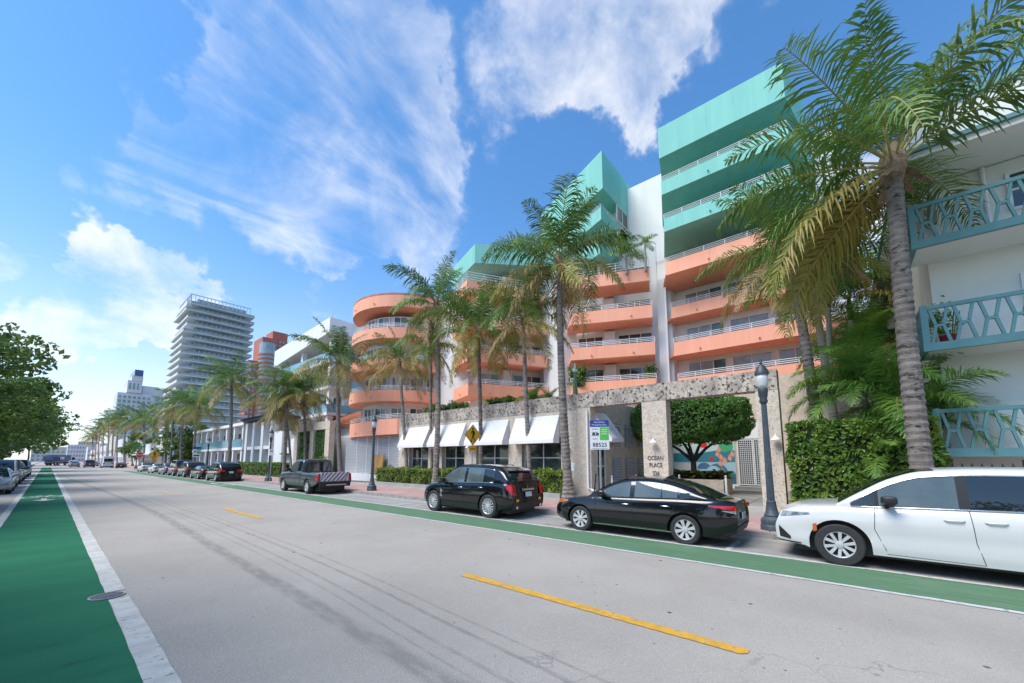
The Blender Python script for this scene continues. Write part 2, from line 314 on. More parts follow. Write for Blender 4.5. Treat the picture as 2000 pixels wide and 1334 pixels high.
# ------------------------------------------------------------------ road materials
def asphalt():
    m = mat('asphalt', (.345,.314,.276), (.395,.36,.317), scale=.35, rough=.95, spec=.25, coords='Object')
    t = m.node_tree; b = t.nodes['Principled BSDF']; L = t.links
    def nd(k, **q):
        n = t.nodes.new(k)
        for a, v in q.items(): setattr(n, a, v)
        return n
    def mt(op, a, c=None, clamp=False):
        n = nd('ShaderNodeMath', operation=op, use_clamp=clamp)
        for i, x in enumerate((a, c)):
            if x is None: continue
            if isinstance(x, (int, float)): n.inputs[i].default_value = x
            else: L.new(x, n.inputs[i])
        return n.outputs[0]
    def mr(x, a, c, lo=0., hi=1.):
        n = nd('ShaderNodeMapRange', interpolation_type='SMOOTHSTEP'); L.new(x, n.inputs[0])
        for i, v in enumerate((a, c, lo, hi)): n.inputs[i+1].default_value = v
        return n.outputs[0]
    tcn = nd('ShaderNodeTexCoord'); vec = tcn.outputs['Object']
    def noise(s, det=6, scl=None):
        v = vec
        if scl: mp = nd('ShaderNodeMapping'); mp.inputs[3].default_value = scl; L.new(vec, mp.inputs[0]); v = mp.outputs[0]
        n = nd('ShaderNodeTexNoise'); n.inputs['Scale'].default_value = s; n.inputs['Detail'].default_value = det; L.new(v, n.inputs['Vector']); return n.outputs['Fac']
    sp = nd('ShaderNodeSeparateXYZ'); L.new(vec, sp.inputs[0]); X, Y = sp.outputs[0], sp.outputs[1]
    base = b.inputs['Base Color'].links[0].from_socket
    def dark(f, colr):
        nonlocal base
        n = nd('ShaderNodeMix', data_type='RGBA'); L.new(f, n.inputs[0]); L.new(base, n.inputs[6]); n.inputs[7].default_value = (*colr, 1); base = n.outputs[2]
    # aggregate
    vo = nd('ShaderNodeTexVoronoi'); vo.inputs['Scale'].default_value = 105; L.new(vec, vo.inputs['Vector'])
    agg = nd('ShaderNodeSeparateColor'); L.new(vo.outputs['Color'], agg.inputs[0])
    dark(mr(agg.outputs[0], .45, 1., 0, .28), (.19,.174,.155)); dark(mr(agg.outputs[1], .72, 1., 0, .32), (.52,.505,.485))
    # oil and gum spots
    v2 = nd('ShaderNodeTexVoronoi'); v2.inputs['Scale'].default_value = 1.9; L.new(vec, v2.inputs['Vector'])
    s2 = nd('ShaderNodeSeparateColor'); L.new(v2.outputs['Color'], s2.inputs[0])
    dark(mt('MULTIPLY', mr(v2.outputs['Distance'], .05, .075, 1, 0), mr(s2.outputs[0], .45, .52)), (.05,.048,.047))
    v3 = nd('ShaderNodeTexVoronoi'); v3.inputs['Scale'].default_value = 5.5; L.new(vec, v3.inputs['Vector'])
    s3 = nd('ShaderNodeSeparateColor'); L.new(v3.outputs['Color'], s3.inputs[0])
    dark(mt('MULTIPLY', mr(v3.outputs['Distance'], .05, .10, .8, 0), mr(s3.outputs[1], .70, .76)), (.07,.067,.065))
    # worn wheel tracks
    dark(mr(noise(.7, 5, (1, .12, 1)), .5, .8, 0, .35), (.26,.24,.212))
    # cracks and sealed seams
    wv = nd('ShaderNodeTexNoise'); wv.inputs['Scale'].default_value = .8; wv.inputs['Detail'].default_value = 6; L.new(vec, wv.inputs['Vector'])
    ad = nd('ShaderNodeVectorMath', operation='ADD'); L.new(vec, ad.inputs[0]); ms = nd('ShaderNodeVectorMath', operation='SCALE'); L.new(wv.outputs['Color'], ms.inputs[0]); ms.inputs['Scale'].default_value = 1.6; L.new(ms.outputs[0], ad.inputs[1])
    vc = nd('ShaderNodeTexVoronoi', feature='DISTANCE_TO_EDGE'); vc.inputs['Scale'].default_value = .28; L.new(ad.outputs[0], vc.inputs['Vector'])
    dark(mt('MULTIPLY', mr(vc.outputs['Distance'], .0008, .0028, .4, 0), mr(noise(.35, 3), .52, .64)), (.10,.095,.09))
    dark(mr(noise(.22, 4, (1, .35, 1)), .52, .72, 0, .28), (.235,.214,.188)); dark(mr(noise(.5, 6), .55, .75, 0, .22), (.46,.435,.40))
    # tyre marks with their own curve down the lane
    def skid(pts, half, strength, colr, grain):
        fc = nd('ShaderNodeFloatCurve'); cu = fc.mapping.curves[0]
        P = [(y/100., x/10.) for y, x in pts]
        cu.points[0].location = P[0]; cu.points[1].location = P[-1]
        for p in P[1:-1]: cu.points.new(*p)
        fc.mapping.update(); L.new(mt('MULTIPLY', Y, .01), fc.inputs['Value'])
        dist = mt('ABSOLUTE', mt('SUBTRACT', X, mt('MULTIPLY', fc.outputs[0], 10.)))
        f = mt('MULTIPLY', mr(dist, half*.35, half, strength, 0), mr(noise(grain, 4, (1, .25, 1)), .35, .6, .35, 1))
        f = mt('MULTIPLY', f, mt('MULTIPLY', mr(Y, -2, 2), mr(Y, 60, 95, 1, 0)))
        dark(f, colr)
    s1 = [(0,2.40),(2.9,2.38),(6.4,2.45),(10.2,2.51),(14,2.6),(19.4,2.67),(30,2.49),(52,1.84),(83,1.03),(100,.6)]
    skid(s1, .17, .45, (.13,.126,.122), 9)
    s2_ = [(0,2.95),(3.4,3.16),(6.2,3.37),(10,3.5),(16,3.55),(32,3.36),(45,2.75),(100,.9)]
    skid(s2_, .045, .36, (.09,.088,.086), 14); skid([(y, x+.22) for y, x in s2_], .03, .32, (.09,.088,.086), 14)
    skid([(y, x-.36) for y, x in s2_], .04, .3, (.10,.098,.096), 14); skid([(y, x-.55) for y, x in s2_], .025, .26, (.10,.098,.096), 14)
    L.new(base, b.inputs['Base Color'])
    bn = nd('ShaderNodeBump'); bn.inputs['Strength'].default_value = .55; bn.inputs['Distance'].default_value = .006
    L.new(vo.outputs['Distance'], bn.inputs['Height']); L.new(bn.outputs[0], b.inputs['Normal'])
    return m
M['asphalt'] = asphalt()
D('green_lane', (.017,.13,.066), (.023,.148,.077), scale=.8, rough=.9, spec=.15, bump=.3, bscale=120, c3=(.015,.095,.052), s3=2.4, lo3=.57, hi3=.74, stretch=(.5,1.6,1))
D('green_worn', (.075,.165,.085), (.095,.19,.10), scale=1.5, rough=.8, bump=.3, bscale=120, c3=(.20,.23,.16), s3=5, lo3=.53, hi3=.74, stretch=(4,.35,1))
D('line_white', (.55,.54,.50), (.44,.43,.40), scale=3, rough=.85, spec=.2, bump=.3, bscale=60, c3=(.19,.18,.17), s3=16, lo3=.60, hi3=.66, stretch=(.7,1.4,1))
D('line_white_r', (.56,.56,.54), (.48,.48,.46), scale=3, rough=.75, c3=(.25,.24,.235), s3=12, lo3=.56, hi3=.66)
D('line_yellow', (.66,.36,.05), (.55,.30,.045), scale=5, rough=.85, spec=.2, bump=.3, bscale=60, c3=(.30,.25,.17), s3=14, lo3=.55, hi3=.64)
D('line_yellow_worn', (.60,.40,.14), (.45,.34,.19), scale=5, rough=.7, c3=(.30,.27,.22), s3=9, lo3=.45, hi3=.6)
D('parking_lane', (.27,.26,.245), (.33,.315,.30), scale=.6, rough=.9, bump=.4, bscale=90, c3=(.11,.106,.10), s3=1.6, lo3=.56, hi3=.75)
# ------------------------------------------------------------------ ground sheets
KX = 11.35                        # face of the kerb on the building side
def sheet(x0, x1, y0, y1, z): m = MB(); m.add([(x0,y0,z),(x1,y0,z),(x1,y1,z),(x0,y1,z)], [(0,1,2,3)]); return m
struct('ground', sheet(-2500, 2500, -2500, 2500, -.06), M['far_ground'])
struct('road', sheet(-3.4, KX+.02, -40, 700, 0), M['asphalt'])
struct('side_road', sheet(KX+.02, 120, 97, 108, -.004), M['asphalt'])
struct('parking_lane', sheet(9.62, KX+.01, -40, 96, .004), M['parking_lane'])
struct('gutter', sheet(KX-.45, KX+.005, -40, 96, .008), M['concrete'])
struct('bike_lane', sheet(-.69, .70, -20, 86, .004), M['green_lane'])
struct('bike_lane', sheet(-.69, .70, 92, 150, .004), M['green_lane'])
struct('bike_lane', sheet(8.02, 9.36, -30, 92, .004), M['green_worn'])
def strip(x0, x1, y0, y1, mname, z=.008): return struct('lane_line', sheet(x0, x1, y0, y1, z), M[mname])
def ragged(x0, x1, y0, y1, mname, z=.008, step=.35, j=.008):
    m = MB(); n = int((y1-y0)/step); rows = []
    for i in range(n+1):
        y = y0 + (y1-y0)*i/n; rows.append([(x0+random.uniform(-j,j), y, z), (x1+random.uniform(-j,j), y, z)])
    m.grid(rows); m.f = [q[::-1] for q in m.f]
    return struct('lane_line', m, M[mname])
ragged(.70, .905, -10, 7.76, 'line_white'); ragged(.70, .905, 8.22, 86, 'line_white')
ragged(-.86, -.69, -10, 86, 'line_white')
ragged(7.93, 8.03, -30, 92, 'line_white_r', j=.012, step=.2); ragged(9.35, 9.46, -30, 92, 'line_white_r', j=.012, step=.2)
def dash(y0, y1, mname='line_yellow'):
    m = MB(); x0, x1 = 4.55, 4.71
    n = 60; rows = []
    for i in range(n+1):
        y = y0 + (y1-y0)*i/n; j = lambda: random.uniform(-.007, .007)
        r = .05 if i in (0,) else 0
        rows.append([(x0+r+j(), y, .008), (x1-r*.3+j(), y, .008)])
    m.grid(rows); m.f = [q[::-1] for q in m.f]; struct('lane_line', m, M[mname])
for i, (a, b_) in enumerate(((.85, 4.95), (14.55, 18.64), (27.3, 31.6), (41, 45), (54, 58), (68, 72), (82, 86))): dash(a, b_, 'line_yellow' if i < 2 else 'line_yellow_worn')
for y in (2.0, 8.15, 14.6, 21.5, 28, 35, 44): struct('parking_mark', sheet(9.46, 10.6, y-.06, y+.06, .009), M['line_white_r'])
# bicycle symbol and arrow in the near bike lane, a worn one in the far lane
def arrow(cx, cy, s, mname):
    m = MB(); m.add([(cx-.09*s,cy+.9*s,.009),(cx+.09*s,cy+.9*s,.009),(cx+.09*s,cy,.009),(cx-.09*s,cy,.009)], [(3,2,1,0)])
    m.add([(cx-.38*s,cy,.009),(cx+.38*s,cy,.009),(cx,cy-1.0*s,.009)], [(2,1,0)]); struct('arrow_marking', m, M[mname])
def bike(cx, cy, s, mname):
    m = MB()
    def ring(x, y, r):
        a = [(x+r*math.cos(q*math.pi/8), y+r*2.1*math.sin(q*math.pi/8), .009) for q in range(17)]; b_ = [(x+(r-.07*s)*math.cos(q*math.pi/8), y+(r-.07*s)*2.1*math.sin(q*math.pi/8), .009) for q in range(17)]
        m.grid([b_, a])
    ring(cx-.32*s, cy, .25*s); ring(cx+.32*s, cy, .25*s)
    for a, b_ in (((-.32,0),(-.1,.75)),((-.1,.75),(.22,.7)),((.22,.7),(.32,0)),((-.1,.75),(.02,0)),((.02,0),(.22,.7)),((-.32,0),(.02,0)),((.22,.7),(.2,1.0)),((-.18,.95),(0,.95))):
        p, q = Vector((cx+a[0]*s, cy+a[1]*s, .009)), Vector((cx+b_[0]*s, cy+b_[1]*s, .009)); d = (q-p).normalized(); n = Vector((d.y,-d.x,0))*.035*s
        m.add([p-n, p+n, q+n, q-n], [(0,1,2,3)])
    struct('bicycle_marking', m, M[mname])
arrow(.05, 29.3, 1.0, 'line_white'); bike(.0, 31.6, 1.25, 'line_white')
arrow(8.7, 38.5, .9, 'line_white_r'); bike(8.7, 35.6, 1.1, 'line_white_r'); arrow(0, 83.2, .9, 'line_white')
# manhole cover half under the paint
mh = thing('manhole_cover', 'round grey iron manhole cover across the white bike lane line', 'manhole', (.70, 8.0, .01))
MB().lathe([(.19,0),(.19,.006),(.18,.010),(.17,.006),(.13,.006),(.122,.010),(.112,.006),(.066,.006),(.058,.010),(.001,.010)], 28).build('cover', mat('iron', (.07,.07,.08), (.12,.12,.135), scale=14, rough=.6, bump=.4), mh, world=False, smooth=35); mh.scale = (.85,.85,1)
ring = MB(); ring.lathe([(.22,0),(.22,.005),(.195,.005),(.195,0)], 28); ring.build('rim', M['concrete'], mh, world=False)
# kerb stones on the building side
kerb_len = 3.0
km = MB().box(-.15, 0, .006, kerb_len-.006, -.05, .15)
kme = km.mesh('kerb_stone', M['kerb'])
kb = struct('kerb', MB().box(KX+.02, KX+.14, -39, 96, -.05, .12), M['concrete'])
y = -12.0
while y < 93:
    o = bpy.data.objects.new('kerb_stone', kme); col.objects.link(o); o.parent = kb; o.location = (KX+.15, y, 0); y += kerb_len
pav = struct('pavement', MB().box(KX+.15, 46, -40, 96, -.05, .135), M['joint'])
sm_p = MB().box(0, 1.47, 0, 1.47, .10, .15).mesh('paving_slab', M['pink_slab']); sm_g = MB().box(0, 1.47, 0, 1.47, .10, .15).mesh('paving_slab', M['grey_slab'])
XS = [KX+.16+1.5*i for i in range(12)]
y = -9.0; cnt = 0
while y < 70:
    for i, x in enumerate(XS):
        if i > 2 and not (1.0 < y < 9.2): continue
        pinkish = i <= 1
        o = bpy.data.objects.new('paving_slab', sm_p if pinkish else sm_g); col.objects.link(o); o.parent = pav; o.location = (x, y, 0); cnt += 1
    y += 1.5
far_p = struct('pavement', MB().box(KX+.15, 46, 108, 700, -.05, .14), M['pink_slab']); struct('kerb', MB().box(KX, KX+.15, 108, 700, -.05, .15), M['kerb'])
# far side of the street (park side)
struct('kerb', MB().box(-3.55, -3.4, -40, 700, -.05, .15), M['kerb'])
struct('pavement', MB().box(-7.5, -3.55, -40, 700, -.05, .14), M['grey_slab'])
struct('lawn', sheet(-400, -7.5, -100, 800, .05), mat('lawn', (.06,.11,.03), (.09,.13,.04), scale=1, rough=1))
# ------------------------------------------------------------------ coral and teal apartment building
V2 = Vector
def offs(pts, d):                 # offset an open polyline to its left side by d (2-D, mitred)
    P = [Vector(p) for p in pts]; out = []
    for i, p in enumerate(P):
        def nrm(a, b): t = (b-a).normalized(); return Vector((-t.y, t.x))
        if i == 0: n = nrm(P[0], P[1])*d
        elif i == len(P)-1: n = nrm(P[-2], P[-1])*d
        else:
            a, b = nrm(P[i-1], P[i]), nrm(P[i], P[i+1]); n = (a+b).normalized(); n = n*(d/max(.3, n.dot(a)))
        out.append(p+n)
    return out
def window(parent, o, u, wd, z0, z1, n=1, glass='glass_teal', fr='frame_white', t=.07, depth=.06, mid=None, name='window'):
    # o = start point, u = direction along the wall with the street on its right-hand side
    m = MB(); m.obx(o, u, 0, t, -.02, depth, z0, z1); m.obx(o, u, wd-t, wd, -.02, depth, z0, z1)
    m.obx(o, u, t, wd-t, -.02, depth-.004, z0, z0+t); m.obx(o, u, t, wd-t, -.02, depth-.004, z1-t, z1)
    for k in range(1, n): m.obx(o, u, wd*k/n-t*.4, wd*k/n+t*.4, -.02, depth-.008, z0+t, z1-t)
    if mid: m.obx(o, u, t, wd-t, -.02, depth-.012, mid-t*.4, mid+t*.4)
    f = m.build(name, M[fr], parent)
    for k in range(n):
        g = glass[k % len(glass)] if isinstance(glass, (list, tuple)) else glass
        MB().obx(o, u, wd*k/n+t*.45, wd*(k+1)/n-t*.45, -.015, .018, z0+t*.6, z1-t*.6).build('pane', M[g], f)
    return f
def railing(parent, pts, z, mname='white_paint', hts=(.12,.24,.37), r=.022, step=1.3, closed=False):
    m = MB(); P = [Vector(p) for p in pts]
    for h in hts: m.tube([(p.x, p.y, z+h) for p in P], r, 6)
    for a, b in zip(P, P[1:]):
        L = (b-a).length; k = max(1, round(L/step))
        for i in range(k+1):
            q = a + (b-a)*i/k; m.tube([(q.x, q.y, z-.02), (q.x, q.y, z+hts[-1])], r*1.05, 5)
    return m.build('railing', M[mname], parent)
def balcony(parent, front, back, zt, h, mname, rail=True, t=.16, spouts=2, label=None, hts=(.12,.24,.37)):
    # front: open polyline with the street on its right; back: closing points
    m = MB(); F = [Vector(p) for p in front]
    m.prism([tuple(p) for p in F] + [tuple(p) for p in back], zt-h, zt-h+.22)
    I = offs(F, t)
    for i in range(len(F)-1): m.prism([tuple(F[i]), tuple(F[i+1]), tuple(I[i+1]), tuple(I[i])], zt-h+.22, zt)
    b = m.build('balcony', M[mname], parent)
    if label: b['label'] = label
    if rail: railing(b, offs(F, t*.5), zt, hts=hts)
    for k in range(spouts):
        q = (k+.5)/spouts; L = sum((F[i+1]-F[i]).length for i in range(len(F)-1))*q
        for i in range(len(F)-1):
            s = (F[i+1]-F[i]).length
            if L <= s: break
            L -= s
        u = (F[i+1]-F[i]).normalized(); n = Vector((u.y,-u.x)); p = F[i] + u*L
        MB().tube([(p.x-n.x*.05, p.y-n.y*.05, zt-h+.33), (p.x+n.x*.14, p.y+n.y*.14, zt-h+.32)], .055, 8).build('drain_spout', M[mname], b)
    return b
bld = thing('apartment_building', 'stepped white apartment building with coral balconies and teal prow-shaped upper storeys', 'building', (30, 14, .135))
ZL = [5.16, 7.97, 10.78, 13.59, 16.4, 19.2, 22.0]
# walls ------------------------------------------------------------------
def wallp(poly, z0, z1, name='wall', mname='white_stucco'): return MB().prism(poly, z0, z1).build(name, M[mname], bld)
wallp([(31.8,-1.2),(31.8,9.5),(46,9.5),(46,-1.2)], .1, 23.9)                        # block C
wallp([(30.9,9.5),(30.9,13.6),(42,13.6),(42,9.5)], .1, 25.6, 'stair_core')
wallp([(30.2,9.75),(30.2,10.35),(31.2,10.35),(31.2,9.75)], .1, 16.2, 'pilaster')
wallp([(30.82,10.51),(28.35,16.85),(31.5,19.5),(42,19.5),(42,10.51)], .1, 19.5)         # block B
wallp([(27.0,17.4),(27.3,19.4),(29.5,20.5),(31.2,17.0),(29.0,16.4)], .1, 18.2, 'pilaster')
wallp([(28.6,20.2),(23.0,23.35),(23.4,24.6),(22.7,26.4),(22.5,28.6),(27,33.5),(42,33.5),(42,20.2)], .1, 16.6) # block A and link
MB().tube([(29.75,9.55,.2),(29.75,9.55,15.2)], .07, 8).build('downpipe', M['white_paint'], bld)
MB().tube([(30.88,13.0,18),(30.82,11.0,18.0),(30.82,9.6,18.0)], .02, 5).build('wall_seam', M['shutter'], bld)
# block D: round end
DC = Vector((22.8, 33.0))
def arc(r, a0, a1, n=20): return [(DC.x + r*math.cos(R(a0+(a1-a0)*i/n)), DC.y + r*math.sin(R(a0+(a1-a0)*i/n))) for i in range(n+1)]
wallp(arc(4.1, 95, 278, 28) + [(27,29),(27,37)], .1, 15.0, 'round_wall')
# block C balconies ------------------------------------------------------
def cfront(xf, y0, y1): return [(31.6, y0-1.0), (xf, y0), (xf, y1), (31.6, y1+1.5)][::-1]
def ctype(zt, xf, y0, y1, mname, h=.95, **k):
    # street is at smaller X: walking from high Y to low Y keeps the street on the right
    return balcony(bld, [(xf, y1), (xf, y0), (31.75, y0-1.1)], [(31.75, y1+1.55)], zt, h, mname, **k)
ctype(ZL[1], 30.0, .35, 9.0, 'coral', spouts=3); ctype(ZL[2], 30.0, .15, 9.2, 'coral', spouts=3, h=1.05)
ctype(ZL[3], 30.0, .45, 9.25, 'coral', spouts=3, h=.9); ctype(ZL[4], 28.2, 1.0, 8.95, 'coral', h=1.0)
ctype(ZL[5], 27.2, 1.1, 8.6, 'teal', h=1.0); ctype(ZL[6], 27.0, 1.05, 8.6, 'teal', h=1.05)
top = MB().prism([(27,1.05),(27,8.65),(32,10.0),(36,10.0),(36,0.2),(32,0.2)], 23.85, 26.25).build('roof_box', M['teal'], bld); top['label'] = 'flat teal roof box over the upper balconies'
# windows of block C
rw = random.Random(3)
for lv in range(0, 6):
    zf = ZL[lv+1]-.75 if lv < 6 else 0
    z0, z1 = zf+.02, zf+2.22
    if lv == 0: zs = [(ZL[0]-.75, ZL[0]+1.55)]
    y = 8.7
    for wd, n in ((2.7,3),(.35,0),(2.5,2),(.3,0),(2.9,3)):
        if n: window(bld, (31.8, y), (0,-1), wd, z0, z1, n, ['blind','blind','glass_teal'] if lv < 3 else ['glass_teal','blind','glass_dark'])
        y -= wd
window(bld, (31.8, 8.4), (0,-1), 3.0, 4.4, 6.6, 3, 'glass_dark'); window(bld, (31.8, 2.4), (0,-1), 2.6, 4.6, 6.4, 2, 'blind')
# block B balconies -------------------------------------------------------
bu = (Vector((28.5,10.1)) - Vector((26.2,16.0))).normalized(); bn_ = Vector((-bu.y, bu.x))   # bn_ points into the building
for i, (zt, sh) in enumerate(((ZL[1],0),(ZL[2],0),(ZL[3],-.25),(ZL[4],-.55))):
    a = Vector((26.25,16.05)) + Vector((sh,-.15*i*.5)); b = Vector((28.75,10.15)) + Vector((sh,0))
    balcony(bld, [a, b], [tuple(b+bn_*2.1), tuple(a+bn_*2.3+bu*(-.7))], zt, 1.0, 'coral', hts=(.12,.24,.37) if i < 3 else (.15,.35,.55,.75))
    # windows on the wall behind, a projecting pier between them
    w0 = Vector((28.35,16.85)) - bn_*.0
    zf = zt-.75
    window(bld, tuple(w0+bu*.3), tuple(bu), 2.1, zf, zf+2.2, 3, ['glass_teal','glass_teal','glass_dark'])
    window(bld, tuple(w0+bu*3.6), tuple(bu), 2.7, zf, zf+2.15, 3, ['glass_dark','glass_dark','glass_teal'])
    MB().obx(w0+bu*2.5, bu, 0, .9, -.1, .5, zf-.2, zf+2.4).build('pier', M['white_stucco'], bld)
# prow-shaped teal storeys over block B
def prow(c, zt, h, L1, L2, rail, mname='teal', ang=22.5):
    a = Vector((c[0]+math.sin(R(ang))*L1, c[1]+math.cos(R(ang))*L1)); b = Vector((c[0]+L2, c[1]))
    if rail: balcony(bld, [a, c, b], [(b.x+.5, a.y)], zt, h, mname, spouts=0, hts=(.12,.24,.37))
    else: MB().prism([tuple(a), c, tuple(b), (b.x, a.y)], zt-h, zt).build('roof_prow', M[mname], bld)
prow((26.1,12.75), 26.2, 3.2, 9, 5.2, False)
prow((26.0,12.9), 21.4, 1.0, 8, 5, True); prow((26.2,13.2), 18.8, 1.0, 7, 4.6, True)
wallp([(29.5,12.9),(30.5,19.5),(42,19.5),(42,12.9)], 18, 24, 'penthouse_wall')
window(bld, (28.6,12.82), (1,0), 2.2, 21.6, 23.0, 2, 'glass_dark')
# block A balconies -------------------------------------------------------
for i, zt in enumerate((ZL[1], ZL[2], ZL[3], ZL[4])):
    k = i*.16
    f = [(22.3-k*.6,25.5), (20.95-k*.6,22.2), (27.05-k*.5,18.75)]
    balcony(bld, f, [(28.6,20.9),(23.2,24.4),(23.0,26.0)], zt, 1.0, 'coral', spouts=3, hts=(.12,.24,.37) if i < 3 else (.15,.35,.55,.75))
    au = Vector((28.6-23.0, 20.2-23.35)).normalized(); zf = zt-.75
    window(bld, (23.0+au.x*.35, 23.35+au.y*.35), tuple(au), 1.7, zf, zf+2.1, 2, ['blind','glass_teal'])
    window(bld, (23.0+au.x*3.3, 23.35+au.y*3.3), tuple(au), 2.7, zf, zf+2.15, 3, ['glass_dark','glass_teal','glass_teal'])
    MB().obx((23.0+au.x*2.2, 23.35+au.y*2.2), au, 0, .8, -.1, .55, zf-.2, zf+2.4).build('pier', M['white_stucco'], bld)
balcony(bld, [(23.6,27.5),(21.9,22.6),(26.5,18.2)], [(30,20),(27,28)], 20.2, 1.7, 'teal', rail=False, spouts=0)
wallp([(24.5,23.5),(24.5,28),(40,28),(40,21)], 16.5, 18.6, 'penthouse_wall')
# block D rings -----------------------------------------------------------
def ringfloor(zt, h, r=5.4, a0=128, a1=278, rail=True, mname='coral', t=.16, solid=False):
    o = arc(r, a0, a1, 26); i = arc(r-t, a0, a1, 26)
    m = MB(); m.prism(o + [(DC.x, DC.y)], zt-h, zt-h+.22)
    if solid: m.prism(o + [(DC.x, DC.y)], zt-.2, zt)
    for k in range(26): m.prism([o[k], o[k+1], i[k+1], i[k]], zt-h+.22, zt)
    b = m.build('balcony', M[mname], bld)
    if rail:
        mm = arc(r-t*.5, a0, a1, 26); q = MB()
        for hh in (.12,.24,.37): q.tube([(p[0],p[1],zt+hh) for p in mm], .022, 6)
        for k in range(0, 27, 3): q.tube([(mm[k][0],mm[k][1],zt-.02),(mm[k][0],mm[k][1],zt+.37)], .024, 5)
        q.build('railing', M['white_paint'], b)
    for a in (170, 200, 232):
        d = Vector((math.cos(R(a)), math.sin(R(a)))); MB().tube([(DC.x+d.x*(r-.05),DC.y+d.y*(r-.05),zt-h+.35),(DC.x+d.x*(r+.13),DC.y+d.y*(r+.13),zt-h+.34)], .055, 8).build('drain_spout', M[mname], b)
for zt in ZL[1:4]: ringfloor(zt, 1.0)
ringfloor(16.75, 1.25, rail=False, solid=True)
# windows round block D
for lv in (0,1,2,3):
    zf = ZL[lv]-.75 + (0 if lv else .02)
    for a in (150, 172, 194, 216, 238, 258):
        d0 = Vector((math.cos(R(a)), math.sin(R(a)))); d1 = Vector((math.cos(R(a+17)), math.sin(R(a+17))))
        p = DC + d0*4.19; q = DC + d1*4.19; u = (q-p).normalized()
        window(bld, tuple(p-Vector((u.y,-u.x))*(-.0)), tuple(u), (q-p).length, zf, zf+2.1, 2, ['glass_teal','blind'] if a % 4 else ['glass_dark','glass_teal'], depth=.11)
# lowest coral balcony of block D has a flat front
balcony(bld, [(17.75,34.6),(17.55,33.5),(17.0,28.8),(17.5,26.6),(19,25.2)], [(24,26),(24,36)], ZL[0], 1.25, 'coral', spouts=3)
# slatted garage doors below it
gd = thing('garage_door', 'white slatted metal garage gates below the lowest coral balcony', 'gate', (17.9, 30.5, .14))
for k, (ya, yb) in enumerate(((35.2,33.3),(33.3,31.6),(31.6,29.9),(29.9,28.2),(28.2,26.5))):
    m = MB()
    for i in range(24): m.obx((17.9, ya), (0,-1), .04, ya-yb-.04, -.02, .03, .75+i*.131, .75+i*.131+.10)
    leaf = m.build('slat_panel', M['shutter'], gd); leaf['kind'] = 'stuff'
    MB().obx((17.9, ya), (0,-1), -.035, .035, -.03, .06, .7, 3.9).build('post', M['frame_white'], gd)
MB().box(17.99, 18.03, 26.0, 35.6, .6, 3.95).build('backing', M['grey_louver'], gd)
MB().box(17.88, 17.96, 27.6, 28.0, 2.85, 2.93).build('door_rail', M['frame_white'], gd)
MB().box(17.80, 17.98, 29.72, 29.86, 1.6, 1.75).build('lock_plate', M['trim_black'], gd)
tag(MB().box(17.3, 17.85, 25.0, 36.2, .12, .72).build('low_wall', M['white_stucco']), 'low white wall under the slatted garage gates', 'wall')
tag(MB().box(18.2, 19.2, 25.4, 40, .12, 4.2).build('garage_wall', M['white_stucco']), 'plain white wall behind the slatted garage gates', 'wall')
rm = MB()
for i in range(26):
    yy = 29.9-i*.062; rm.add([(17.28,yy,.72),(17.28,yy-.055,.72),(17.5,yy-.05-random.uniform(0,.03),2.3+random.uniform(-.06,.06)),(17.5,yy-random.uniform(0,.02),2.3+random.uniform(-.06,.06)),
                               (17.36,yy,.72),(17.36,yy-.055,.72),(17.58,yy-.05,2.28),(17.58,yy,2.28)], [(0,1,2,3),(5,4,7,6),(0,3,7,4),(1,5,6,2),(3,2,6,7)])
tag(rm.build('reed_mat', M['reed']), 'tan reed mat leaning on the slatted garage gate', 'mat')
# ------------------------------------------------------------------ coral-stone shop front and gateway
WX = 16.2
shop = thing('stone_shop_front', 'weathered coral stone shop front with white awnings and dark windows', 'building', (WX, 17, .135))
def sy(px): return YX(px, WX)
YE = sy(778); YC = sy(1120)
wins = [(799, 836), (863, 907), (930, 993), (1019, 1096)]
MB().box(WX+.55, 30.5, 9.3, YE, .1, 4.9).build('terrace', M['stone_side'], shop)
edges = [YE] + [q for a, b in wins for q in (sy(a), sy(b))] + [YC-.3]
for k in range(0, len(edges), 2):
    MB().box(WX, WX+.55, edges[k+1], edges[k], .1, 3.02).build('stone_pier', M['stone'], shop)
y = YE; k = 0                                     # top course as separate stone slabs with joints
while y > YC-.3+.1:
    y2 = max(y-2.45, YC-.3); MB().box(WX-.003*(k % 2), WX+.55, y2+.008, y-.008, 3.03, 4.30).build('stone_slab', M['stone'], shop)
    MB().box(WX-.02, WX+.6, y2+.006, y-.006, 4.305, 5.06).build('stone_slab', M['stone_top'], shop); y = y2; k += 1
aw = [(789, 841), (846, 912), (919, 997), (1007, 1097)]
for (a, b), (c_, d_) in zip(wins, aw):
    ya, yb = sy(a), sy(b)
    window(shop, (WX+.3, ya), (0,-1), ya-yb, .55, 3.0, 2, 'glass_dark', t=.06, mid=2.0)
    y1, y0 = sy(c_)-.02, sy(d_)+.1
    m = MB(); pr = [(WX-.02, 4.12), (WX-.02, 2.72), (WX-.58, 2.72), (WX-.58, 2.90)]
    m.extr([(p[0], y0, p[1]) for p in pr], (0, y1-y0, 0)); m.build('awning', M['awning'], shop)
